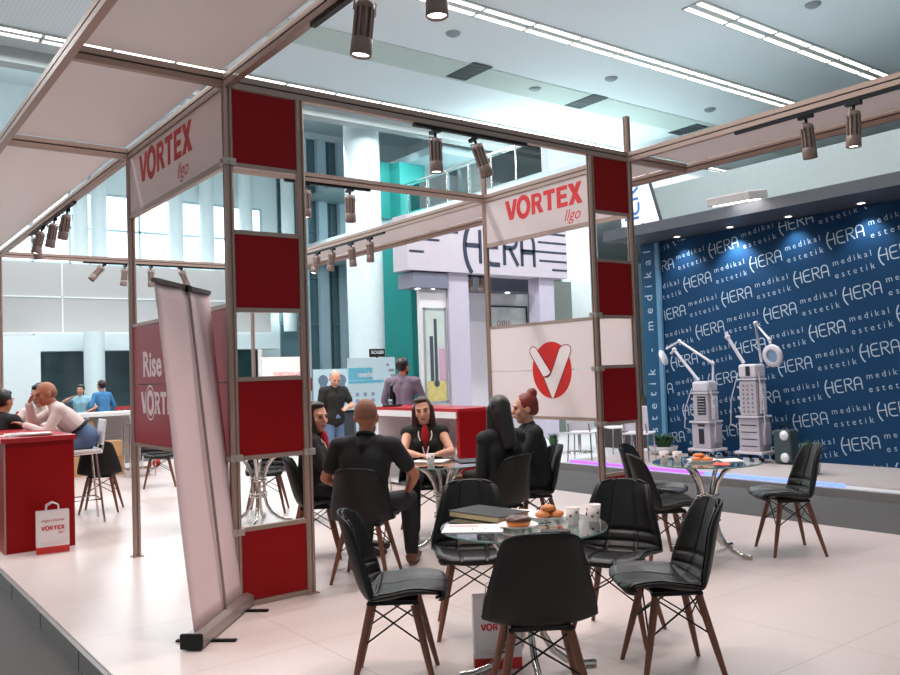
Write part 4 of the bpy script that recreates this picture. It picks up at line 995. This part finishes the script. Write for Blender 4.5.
tag(G().bx((9.85, 10.0, -.01), (10.85, 10.1, 3.5)).build('partition', mat('dark_grey_green_partition', rgb(92,104,104), .6, 0, .1, 1)), 'dark grey green partition between the two lilac pillars', 'partition')
tag(G().bx((11.3, 9.0, -.01), (12.42, 9.1, 3.6)).build('partition', mat('olive_grey_partition', rgb(120,128,122), .6)), 'olive grey partition right of the framed picture', 'partition')
for x, y, lb in ((8.72, 8.3, 'dark unlit spotlight under the fascia, left of a pair'), (9.0, 8.3, 'dark unlit spotlight under the fascia, right of a pair')):
    dup(SPD, (x, y, 3.53), rot=(0, 0, 0), label=lb, group='dark spotlights under the fascia')
tag(G().bx((8.62, 8.25, 3.5), (9.12, 8.32, 3.53)).build('lighting_track', BLACKM), 'short black track under the fascia between the lilac pillars', 'track')
tag(G().lathe([(.001, FZ), (.5, FZ), (.46, 5.88), (.001, 5.88)], (13.36, 9.6, 0), 28).build('column', mat('column_white_paint', rgb(224,236,238), .5)), 'white round hall column right of the picture wall, beside the right checkered column', 'column')
# upright word banner right of the red square
t = thing('hanging_banner', 'white lit banner with blue word turned upright, right of the top red square', 'banner', (10.0, 4.78, 3.9), 0)
G().add([(0, .45, 0), (0, -.52, 0), (0, -.12, 1.3), (0, .45, 1.3), (.06, .45, 0), (.06, -.52, 0), (.06, -.12, 1.3), (.06, .45, 1.3)], [(0, 1, 2, 3), (4, 7, 6, 5), (0, 4, 5, 1), (1, 5, 6, 2), (2, 6, 7, 3), (3, 7, 4, 0)]).build('sheet', mat('backlit_banner_sheet', rgb(236,232,240), .4, emit=(.75, .85, 1, 1), es=.35), t)
G().tube([(.08, .2, -3.9), (.08, .2, 1.0)], .03, 8).build('mast', mat('dark_steel', rgb(38,48,54), .5), t); G().tube([(.03, -.54, -.05), (.03, -.14, 1.3)], .035, 8).build('side_pole', mat('dark_steel', rgb(38,48,54), .5), t)
G().join(hera_g(.15), plane_M((-.006, .02, .15), (0, 0, 1), (0, 1, 0)) @ Matrix.Scale(.36, 4)).build('lettering', mat('bright_blue_letter', rgb(30,110,190), .4), t, recalc=False)

# ------------------------------------------------------------------ posters and signs at the middle rear
LB = mat('pale_aqua_poster', rgb(206,228,234), .4, 0, .06, 2); AQ = mat('aqua_print', rgb(110,190,214), .5, 0, .2, 4)
a, b = on_y(349, 400, 9.5), on_y(386, 400, 9.5); zt = on_y(366, 358, 9.5).z
t = thing('poster_stand', 'large pale aqua poster stand behind the reception counter', 'poster', ((a.x+b.x)/2, 9.5, FZ)); wd = (b.x-a.x)/2; zt -= FZ
G().bx((-wd, 0, .02), (wd, .03, zt)).build('poster', LB, t); g = G(); g.bx((-wd, -.004, zt-.45), (wd*.3, .0, zt-.2)); g.bx((-wd, -.004, zt-.52), (wd*.9, 0, zt-.46)); g.build('printed_band', AQ, t)
g = G()
for i in range(5):
    for j in range(3): g.lathe([(.001, 0), (.045, 0)], (-wd*.55+wd*.42*j, -.004, zt-.75-.13*i), 12, Matrix.Rotation(pi/2, 3, 'X'))
g.build('printed_dots', mat('lilac_print', rgb(150,160,196), .5), t); tg = text_g('mede', .16, .004); G().join(tg, plane_M((-wd*.5, -.005, zt-.39), (1, 0, 0), (0, 0, 1))).build('lettering', WHITEP, t, recalc=False)
G().box((0, .02, .01), (wd*2, .3, .02)).build('foot', ALU, t)
a = on_y(369, 353, 9.7); b = on_y(384, 353, 9.7); z0 = on_y(375, 357, 9.7).z; z1 = on_y(375, 349, 9.7).z
t = thing('hanging_sign', 'small black sign with white word above the aqua poster', 'sign', (0, 0, 0))
G().bx((a.x, 9.66, z0), (b.x, 9.7, z1)).build('sign_board', BLACKM, t); G().tube([((a.x+b.x)/2, 9.69, z0), ((a.x+b.x)/2, 9.69, FZ)], .02, 8).build('sign_pole', BLACKM, t)
tg = text_g('ROGER', .07, .002); G().join(tg, plane_M((a.x+.03, 9.655, (z0+z1)/2-.02), (1, 0, 0), (0, 0, 1)) @ Matrix.Scale((b.x-a.x-.06)/width(tg), 4)).build('lettering', WHITEP, t, recalc=False)
def panel_px(px0, px1, py0, Y, name, label, cat, m, th=.03):
    a, b = on_y(px0, 400, Y), on_y(px1, 400, Y); z = on_y((px0+px1)/2, py0, Y).z
    t = thing(name, label, cat, ((a.x+b.x)/2, Y, FZ)); w2 = (b.x-a.x)/2
    G().bx((-w2, 0, .02), (w2, th, z-FZ)).build('board', m, t); G().box((0, th/2, .01), (w2*2, .25, .02)).build('foot', ALU, t); return t, w2, z-FZ
t, w2, z = panel_px(314, 352, 369, 13.0, 'display_panel', 'pale blue display panel with pictured machines behind the standing man in black', 'poster', LB)
g = G()
for s in (-.5, .45): g.bx((s*w2-.1, -.005, z-.9), (s*w2+.1, 0, z-.35)); g.lathe([(.001, 0), (.14, 0)], (s*w2, -.004, z-.28), 14, Matrix.Rotation(pi/2, 3, 'X'))
g.build('pictured_machine', mat('grey_blue_print', rgb(110,132,150), .5), t)
t, w2, z = panel_px(386, 396, 357, 10.2, 'display_panel', 'narrow pale board between the aqua poster and the man in the checked shirt', 'poster', LB)
g = G()
for i in range(8): g.bx((-w2*.7+.05*(i % 3), -.004, z-.2-.12*i), (-w2*.2+.12*(i % 3), 0, z-.14-.12*i))
g.build('printed_block', mat('grey_print', rgb(150,150,150), .6), t)
t, w2, z = panel_px(304.5, 311.5, 352, 9.2, 'info_totem', 'narrow white totem with red foot box beside the left column', 'totem', WHITEP, .06)
G().bx((-w2-.01, -.02, z-.75), (w2+.01, .08, z-.50)).build('red_box', RED, t)
t = thing('floor_cabinet', 'dark upright cabinet behind the standing man in black', 'cabinet', (*at_depth(345, 14.6).xy, FZ), head_of(.6, .8))
G().box((0, 0, .5), (.3, .3, 1.0)).build('body', mat('dark_cabinet_grey', rgb(52,60,64), .5), t); G().box((0, 0, 1.015), (.33, .33, .03)).build('top', BLACKM, t)
a = on_y(262, 370, 7.2); b = on_y(300, 370, 7.2); z0 = on_y(280, 384, 7.2).z; z1 = on_y(280, 357, 7.2).z
t = thing('desk_sign', 'white board with faint mirrored red words seen through the left checkered column', 'sign', (0, 0, 0))
G().bx((a.x, 7.2, z0), (b.x+.1, 7.23, z1)).build('sign_board', PAPER, t); G().tube([((a.x+b.x)/2, 7.215, z0), ((a.x+b.x)/2, 7.215, .02)], .02, 8).build('sign_pole', ALU, t); G().lathe([(.001, 0), (.18, 0), (.17, .02), (.001, .025)], ((a.x+b.x)/2, 7.215, 0), 20).build('foot', ALU, t)
lg = G()
for tx, dz in (('VALIXXTERJZ', .13), ('OSMOJ', .04)):
    tg = text_g(tx, .09, 0); G().join(tg, plane_M((b.x+.06, 7.19, z0+dz), (-1, 0, 0), (0, 0, 1))).build('lettering', mat('faint_red_print', rgb(216,130,130), .6), t, recalc=False)
# white post left of that board
tag(G().bx((on_y(260, 380, 7.6).x, 7.6, 0), (on_y(262.5, 380, 7.6).x, 7.66, 2.0)).build('post', WHITEP), 'thin white post left of the mirrored board', 'post')
# plant on the parapet behind the column
p = on_y(251, 228, 23.0); grass(p.x, 23.0, 5.35, .28, .9, 140, 'bushy dark plant on the parapet seen through the left column', False)
# ------------------------------------------------------------------ people
def fused(g, vox, m, name, parent, smooth_it=4):
    o = g.build('tmp', None); r = o.modifiers.new('r', 'REMESH'); r.mode = 'VOXEL'; r.voxel_size = vox; r.use_smooth_shade = True
    s = o.modifiers.new('s', 'SMOOTH'); s.factor = .5; s.iterations = smooth_it
    dg = bpy.context.evaluated_depsgraph_get(); dg.update()
    me = bpy.data.meshes.new_from_object(o.evaluated_get(dg)); me.name = name
    old = o.data; bpy.data.objects.remove(o); bpy.data.meshes.remove(old)
    me.polygons.foreach_set('use_smooth', [True]*len(me.polygons)); me.materials.clear(); me.materials.append(m)
    q = bpy.data.objects.new(name, me); COL.objects.link(q); q.parent = parent; return q
def ik(a, b, l1, l2, pole):
    a, b, pole = V(a), V(b), V(pole); d = b-a; L = d.length
    if L > (l1+l2)*.995: b = a+d*((l1+l2)*.995/L); d = b-a; L = d.length
    x = (l1*l1-l2*l2+L*L)/(2*L); h = sqrt(max(0, l1*l1-x*x)); n = d/L; p = pole-n*pole.dot(n); p.normalize()
    return a+n*x+p*h, b
def person(label, loc, rz, skin, P, S=1.0, vox=.009, group=None):
    HS = S*1.09
    t = thing('person', label, 'person', loc, rz, group)
    sit = P.get('sit'); ln = R(P.get('lean', 5)); sl = R(P.get('side', 0)); sw = P.get('sw', .185)*S
    ph = P.get('pel', (.55 if sit else .94*S)); pel = V((0, P.get('py', -.06 if sit else 0), ph))
    up = V((sin(sl), sin(ln), cos(ln))).normalized(); ri = V((1, 0, 0)); tw = R(P.get('twist', 0)); ri = V((cos(tw), sin(tw), -sin(sl))).normalized(); fw = up.cross(ri).normalized(); 
    if fw.y < 0 and abs(tw) < pi/2: fw = -fw
    tl = .49*S; nk = pel+up*tl; shc = pel+up*(tl-.065*S); ch = pel+up*(tl*.66); wa = pel+up*(tl*.32)
    sh = {s: shc+ri*s*sw for s in (-1, 1)}
    # head frame
    hy, hp, hr = [R(a) for a in P.get('head', (0, 0, 0))]
    hf = V((-sin(hy)*cos(hp), cos(hy)*cos(hp), sin(hp)))
    hr_ = V((cos(hy), sin(hy), 0)); hu = hr_.cross(hf).normalized()
    if hr: 
        q = Matrix.Rotation(hr, 3, hf); hr_ = q @ hr_; hu = q @ hu
    HM = Matrix((hr_, hf, hu)).transposed()
    hc = nk+up*.055*S+hu*.10*S+hf*.02*S
    hh = lambda x, y, z: hc+HM @ (V((x, y, z))*HS)
    body = G()
    def torso(g, e):
        bw = P.get('bw', 1.0); p0 = pel+up*.14*S if (e and P.get('tuck')) else pel
        for s in (-1, 1):
            g.cap(p0+ri*s*(.052 if p0 is not pel else .065)*S, (.095 if p0 is not pel else .115)*S*bw+e, wa+ri*s*.05*S, .098*S*bw+e); g.cap(wa+ri*s*.05*S, .098*S*bw+e, ch+ri*s*.075*S+fw*.01, .105*S+e); g.cap(ch+ri*s*.075*S+fw*.01, .105*S+e, shc+ri*s*.10*S, .07*S+e)
        g.cap(sh[-1]*1, .058*S+e, sh[1]*1, .058*S+e)
        g.cap(shc+up*.0, .075*S+e, nk+up*.0, .055*S+e*.5)
        if P.get('bust'):
            for s in (-1, 1): g.ball(ch+ri*s*.07*S+fw*.085*S, (.062*S+e), 12)
    torso(body, 0); body.cap(nk-up*.03, .056*S, hc-hu*.05*S-hf*.012*S, .052*S)
    # head
    body.ball(hh(0, -.012, .02), (.077*HS, .096*HS, .098*HS), 18, HM); body.ball(hh(0, .022, -.045), (.058*HS, .066*HS, .075*HS), 16, HM)
    body.ball(hh(0, .045, -.098), (.03*HS, .03*HS, .024*HS), 12, HM)
    body.cap(hh(0, .084, .012), .010*HS, hh(0, .104, -.030), .0145*HS, 10); body.cap(hh(-.035, .074, .024), .014*HS, hh(.035, .074, .024), .014*HS, 10)
    for s in (-1, 1):
        body.ball(hh(s*.079, -.012, -.012), (.010*HS, .021*HS, .033*HS), 10, HM); body.ball(hh(s*.042, .058, -.025), (.024*HS, .022*HS, .026*HS), 10, HM)
    # legs
    leg = {}
    for s in (-1, 1):
        hip = pel+V((s*.09*S, .0, -.02)); kn, an = P['legs'][0 if s < 0 else 1]; kn = V(kn); an = V(an); leg[s] = (hip, kn, an)
        body.cap(hip, .085*S, kn, .055*S); body.cap(kn, .054*S, an, .036*S)
        ft = V(P.get('toe', (0, 1, 0))); ft = ft.normalized(); body.cap(an-V((0, 0, .035)), .036*S, an+ft*.15*S-V((0, 0, .055)), .028*S)
    # arms and hands
    arms = {}
    for s in (-1, 1):
        hd, pole, curl = P['arms'][0 if s < 0 else 1]; el, wr = ik(sh[s], hd, .285*S, .25*S, pole); arms[s] = (sh[s], el, wr)
        body.cap(sh[s], .052*S, el, .040*S); body.cap(el, .041*S, el.lerp(wr, .35), .040*S); body.cap(el.lerp(wr, .35), .040*S, wr, .026*S)
        d = (wr-el).normalized(); hd_d = V(P.get('hdir', {}).get(s, d)).normalized(); nrm = V(P.get('palm', {}).get(s, (0, 0, -1))); nrm = (nrm-hd_d*nrm.dot(hd_d)).normalized(); side = hd_d.cross(nrm)*s
        pe = wr+hd_d*.085*S
        for k, o in enumerate((-.028, -.009, .010, .029)):
            body.cap(wr+side*o*.55*S, .016*S, pe+side*o*S, .0125*S, 8)
            Lf = (.062, .074, .080, .068)[k]*S; b0 = pe+side*o*1.12*S; c_ = curl
            p1 = b0+(hd_d*cos(c_*.5)+nrm*sin(c_*.5))*Lf*.5; p2 = p1+(hd_d*cos(c_*1.3)+nrm*sin(c_*1.3))*Lf*.5
            body.cap(b0, .0095*S, p1, .009*S, 8); body.cap(p1, .009*S, p2, .0078*S, 8)
        t0 = wr+hd_d*.03*S+side*.03*S; t1 = t0+(hd_d*.6+side*.7+nrm*.35).normalized()*.045*S; t2 = t1+(hd_d*.9+side*.25+nrm*.4).normalized()*.032*S
        body.cap(t0, .014*S, t1, .0115*S, 8); body.cap(t1, .0115*S, t2, .009*S, 8)
    fused(body, vox, skin, 'body', t, 3)
    # face details
    for s in (-1, 1):
        G().ball(hh(s*.032, .079, .004), (.013*HS, .007*HS, .0075*HS), 10, HM).build('eye', EYE, t); G().box(hh(s*.034, .0865, .024), (.036*HS, .006*HS, .007*HS), HM @ Matrix.Rotation(-s*.12, 3, 'Y')).build('eyebrow', P.get('hairm', HAIRB), t)
    G().ball(hh(0, .083, -.066), (.024*HS, .008*HS, .008*HS), 12, HM).build('lips', LIP, t)
    # clothes
    e = .017
    top = G(); torso(top, e); sl_ = P.get('sleeve', 'short')
    for s in (-1, 1):
        a, b, c = arms[s]
        if sl_ == 'short': top.cap(a, .062*S+e*.6, a.lerp(b, .62), .054*S+e*.6)
        elif sl_ == 'long': top.cap(a, .056*S+e*.6, b, .045*S+e*.6); top.cap(b, .045*S+e*.6, b.lerp(c, .94), .034*S+e*.5)
        elif sl_ == 'rolled': top.cap(a, .056*S+e*.6, b, .045*S+e*.6); top.cap(b, .045*S+e*.6, b.lerp(c, .3), .043*S+e*.5)
    if not P.get('tuck'): top.cap(pel+V((-.06, .02 if sit else 0, -.03)), (.11 if sit else .125)*S+e, pel+V((.06, .02 if sit else 0, -.03)), (.11 if sit else .125)*S+e)
    fused(top, vox*1.2, P['top'], P.get('topname', 'shirt'), t)
    if P.get('collar'): G().tube([nk+up*.018*S+ (ri*cos(2*pi*k/18)+fw*sin(2*pi*k/18))*.062*S-up*.012*S*(sin(2*pi*k/18)) for k in range(19)], .014*S, 8).build('collar', P['top'], t)
    tr = G()
    for s in (-1, 1):
        h, k, a = leg[s]; tr.cap(h, .093*S+e*.6, k, .062*S+e*.6); tr.cap(k, .062*S+e*.6, a+(k-a).normalized()*.02, .046*S+e*.5)
    tr.cap(pel-ri*.06*S, .118*S*P.get('bw', 1)+e*.6, pel+ri*.06*S, .118*S*P.get('bw', 1)+e*.6)
    if P.get('tuck'): tr.cap(pel-ri*.058*S+up*.07*S, .112*S*P.get('bw', 1)+e*.6, pel+ri*.058*S+up*.07*S, .112*S*P.get('bw', 1)+e*.6)
    fused(tr, vox*1.3, P['bottom'], 'trousers', t)
    for s in (-1, 1):
        h, k, a = leg[s]; ft = V(P.get('toe', (0, 1, 0))).normalized(); z0 = a.z-.085
        g = G(); g.cap(a-V((0, 0, .03))-ft*.03*S, .046*S, a+ft*.17*S-V((0, 0, .048)), .036*S); g.cap(a-V((0, 0, .045))-ft*.03*S, .04*S, a+ft*.10*S-V((0, 0, .045)), .044*S)
        fused(g, .012, P.get('shoe', SHOE), 'shoe', t, 2)
    if P.get('tuck'):
        c0 = pel+up*.135*S; G().tube([c0+ri*cos(2*pi*k/28)*.195*S*1.06+fw*sin(2*pi*k/28)*.138*S*1.12 for k in range(29)], .018*S, 8).build('belt', BLACKM, t)
    # lanyard
    if P.get('inner'):
        g = G(); g.ball(ch+fw*.075*S+up*.05, (.045*S, .062*S, .16*S), 16, Matrix((ri, fw, up)).transposed()); fused(g, .01, P['inner'], 'undershirt', t)
    if P.get('lanyard'):
        for s in (-1, 1): G().tube([nk+ri*s*.06*S+up*.0+fw*.02, shc+ri*s*.065*S+fw*.105*S, ch+ri*s*.03*S+fw*.145*S, wa+ri*s*.008*S+fw*.16*S+up*.08], .007*S, 6).build('lanyard', mat('lanyard_white', rgb(232,224,222), .6), t)
    # hair
    hm = P.get('hairm'); hs = P.get('hair')
    if hs:
        g = G()
        if hs == 'crop': g.ball(hh(0, -.022, .028), (.0795*HS, .092*HS, .094*HS), 18, HM)
        elif hs == 'fringe':
            g.ball(hh(0, -.045, -.005), (.080*HS, .068*HS, .06*HS), 18, HM)
        else:
            g.ball(hh(0, -.026, .030), (.086*HS, .096*HS, .102*HS), 18, HM)
            if hs == 'short': g.ball(hh(0, .03, .085), (.06*HS, .05*HS, .035*HS), 14, HM)
            if hs == 'bun':
                g.ball(hh(0, -.07, -.01), (.06*HS, .05*HS, .06*HS), 14, HM); g.ball(hh(0, -.075, .118), (.045*HS, .045*HS, .045*HS), 14, HM)
            if hs == 'long':
                g.cap(hh(0, -.055, .0), .078*HS, nk-up*.10*HS-fw*.085*HS, .07*HS); 
                for s in (-1, 1): g.cap(hh(s*.066, -.005, .02), .036*HS, nk+ri*s*.085*HS-up*.06*HS+fw*.02*HS, .034*HS); g.cap(nk+ri*s*.085*HS-up*.06*HS+fw*.02*HS, .034*HS, nk+ri*s*.095*HS-up*.25*HS+fw*.10*HS, .022*HS)
                g.ball(hh(.012, .026, .098), (.062*HS, .05*HS, .026*HS), 14, HM)
        fused(g, .009, hm, 'hair', t, 3)
    if P.get('beard'):
        g = G(); g.ball(hh(0, .03, -.075), (.058*HS, .062*HS, .05*HS), 16, HM); fused(g, .009, hm or HAIRBR, 'beard', t, 3)
    return t
def sitlegs(dx=.10, kx=.13, ky=.42, ay=.40, z=.53): return (((-kx, ky, z), (-kx, ay, .09)), ((kx, ky, z), (kx, ay, .09)))
person('bald bearded man in a black T-shirt seated with his back to the camera', (1.05, .07, 0), head_of(.75, .66), SKIN2, dict(sit=1, lean=12, head=(4, -6, 0), hair='crop', hairm=STUB, beard=1, bw=1.12, sw=.205, sleeve='short', top=CLOTHB, bottom=DARKT, shoe=SHOEBR, collar=1, topname='t_shirt',
    legs=(((-.15, .40, .52), (-.17, .22, .09)), ((.22, .42, .53), (.22, .48, .09))), arms=(((-.22, .30, .62), (-1, -.6, -.2), .6), ((.24, .34, .60), (1, -.5, -.1), .8))), 1.03, .008)
person('woman in red top and black vest facing the camera at the rear table', (2.42, 1.22, 0), head_of(-.55, -.84), SKIN, dict(sit=1, lean=14, head=(-6, -4, 6), hair='long', hairm=HAIRBR, bust=1, sw=.165, sleeve='none', top=CLOTHB, topname='vest', inner=CLOTHR, lanyard=1, bottom=DARKT,
    legs=sitlegs(), arms=(((-.10, .44, .775), (-1, -.4, -.6), .5), ((.08, .46, .775), (1, -.4, -.6), .5)), hdir={-1: (.7, .6, 0), 1: (-.7, .6, 0)}), .97, .008)
person('long haired woman in black jacket beside the left checkered column', (1.17, 1.06, 0), head_of(.75, -.6), SKIN, dict(sit=1, lean=6, head=(-38, -3, 0), hair='long', hairm=HAIRB, bust=1, sw=.165, sleeve='long', top=CLOTHB, topname='jacket', inner=CLOTHR, lanyard=1, bottom=DARKT,
    legs=sitlegs(), arms=(((-.06, .32, .62), (-1, -.5, -.4), .5), ((.08, .30, .63), (1, -.5, -.4), .5))), .97, .008)
person('woman with black hair in black seen from behind, left of the red haired woman', (2.2, -.12, 0), head_of(-.25, .97), SKIN, dict(sit=1, lean=3, twist=-20, head=(-34, -4, 0), hair='long', hairm=HAIRB, bust=1, sw=.165, sleeve='long', top=CLOTHB, topname='jacket', bottom=DARKT,
    legs=sitlegs(ky=.40, ay=.36), arms=(((-.10, .26, .66), (-.3, -.4, -1), .5), ((.10, .26, .66), (.3, -.4, -1), .5))), .98, .008)
person('red haired woman with a high bun in a black jacket, seated in profile', (2.76, .10, 0), head_of(-.9, .45), SKIN, dict(sit=1, lean=8, head=(-4, -4, 0), hair='bun', hairm=HAIRR, bust=1, sw=.165, sleeve='long', top=CLOTHB, topname='jacket', bottom=DARKT,
    legs=sitlegs(), arms=(((-.08, .34, .64), (-1, -.5, -.4), .5), ((.10, .30, .60), (1, -.4, -.5), .5))), .98, .008)
person('bald man in a white long sleeved shirt leaning on the red counter', (.13, 4.58, .38), head_of(-1, .12), SKIN2, dict(sit=1, tuck=1, lean=40, py=-.02, head=(8, -14, 0), hair='fringe', hairm=STUB, bw=1.15, sw=.2, sleeve='long', top=CLOTHW, bottom=DENIM,
    legs=(((-.14, .38, .40), (-.14, .26, .10)), ((.14, .38, .40), (.14, .26, .10))), arms=(((-.10, .58, .72), (-.5, -.8, -.6), .6), ((.03, .53, .95), (.3, .1, -1), 1.2)), hdir={1: (-.1, -.35, .9)}), .98, .010)
person('dark haired man in a white shirt behind the bald man at the red counter', (-.05, 5.6, .22), head_of(-.6, -.8), SKIN, dict(sit=1, lean=16, head=(0, -8, 0), hair='short', hairm=HAIRB, sw=.19, sleeve='long', top=CLOTHW, bottom=DARKT,
    legs=(((-.14, .38, .42), (-.14, .30, .10)), ((.14, .38, .42), (.14, .30, .10))), arms=(((-.14, .40, .84), (-1, -.2, -.8), .6), ((.14, .40, .84), (1, -.2, -.8), .6))), 1.03, .011)
stool(-.05, 5.6, head_of(-.6, -.8), 'white bar stool under the dark haired man behind the counter', .68, False)
p = at_depth(-4, 9.3)
person('person in a black jacket cut by the left edge of the photo', (p.x, p.y, .18), head_of(.7, .5), SKIN2, dict(sit=1, lean=14, head=(0, -4, 0), hair='short', hairm=HAIRB, sw=.2, sleeve='long', top=CLOTHB, topname='jacket', bottom=DARKT,
    legs=(((-.14, .38, .46), (-.14, .30, .10)), ((.14, .38, .46), (.14, .30, .10))), arms=(((-.14, .36, .80), (-1, -.2, -.8), .6), ((.14, .36, .80), (1, -.2, -.8), .6))), 1.0, .011)
stool(p.x, p.y, head_of(.7, .5), 'white bar stool under the person in a black jacket at the left edge', .66, False)
p = at_depth(332, 13.6)
person('grey haired man in a black T-shirt and jeans standing with bowed head', (p.x, p.y, FZ), head_of(.1, -1), SKIN, dict(lean=4, head=(-15, -28, 0), hair='crop', hairm=HAIRG, bw=1.1, sw=.2, sleeve='short', top=CLOTHB, topname='t_shirt', bottom=DENIM,
    legs=(((-.10, .03, .50), (-.11, 0, .09)), ((.10, .03, .50), (.11, 0, .09))), arms=(((-.08, .28, 1.12), (-1, -.4, -.5), .8), ((.30, .06, .84), (1, -.6, 0), .4))), 1.02, .012)
p = at_depth(402, 12.4)
person('man in a purple grey checked shirt standing with his back turned', (p.x, p.y, 0), head_of(.75, .65), SKIN2, dict(lean=2, head=(-20, 0, 0), hair='short', hairm=HAIRB, beard=1, sw=.2, sleeve='long', top=CHECK, bottom=DARKT,
    legs=(((-.10, .03, .50), (-.11, 0, .09)), ((.10, .03, .50), (.11, 0, .09))), arms=(((-.24, .16, .90), (-1, -.6, 0), .4), ((.24, .16, .90), (1, -.6, 0), .4))), 1.02, .012)
p = at_depth(85, 23)
person('distant person in a light blue top by the orange rail, left of the pair', (p.x-1.0, 15.3, FZ), 2.6, SKIN, dict(lean=2, hair='short', hairm=HAIRB, sleeve='short', top=mat('light_blue_cloth', rgb(150,196,214), .8), bottom=DARKT,
    legs=(((-.10, .03, .50), (-.11, 0, .09)), ((.10, .03, .50), (.11, 0, .09))), arms=(((-.2, .2, 1.0), (-1, -.6, 0), .4), ((.1, .25, 1.35), (1, -.3, -.5), .6))), .95, .018)
person('distant person in a blue checked shirt by the orange rail, right of the pair', (p.x-.55, 15.2, FZ), .4, SKIN, dict(lean=2, hair='short', hairm=HAIRBR, sleeve='long', top=mat('blue_check_cloth', rgb(70,130,180), .8, 0, .4, 60), bottom=DENIM,
    legs=(((-.10, .03, .50), (-.11, 0, .09)), ((.10, .03, .50), (.11, 0, .09))), arms=(((-.24, .1, .90), (-1, -.6, 0), .4), ((.24, .1, .90), (1, -.6, 0), .4))), 1.0, .018)
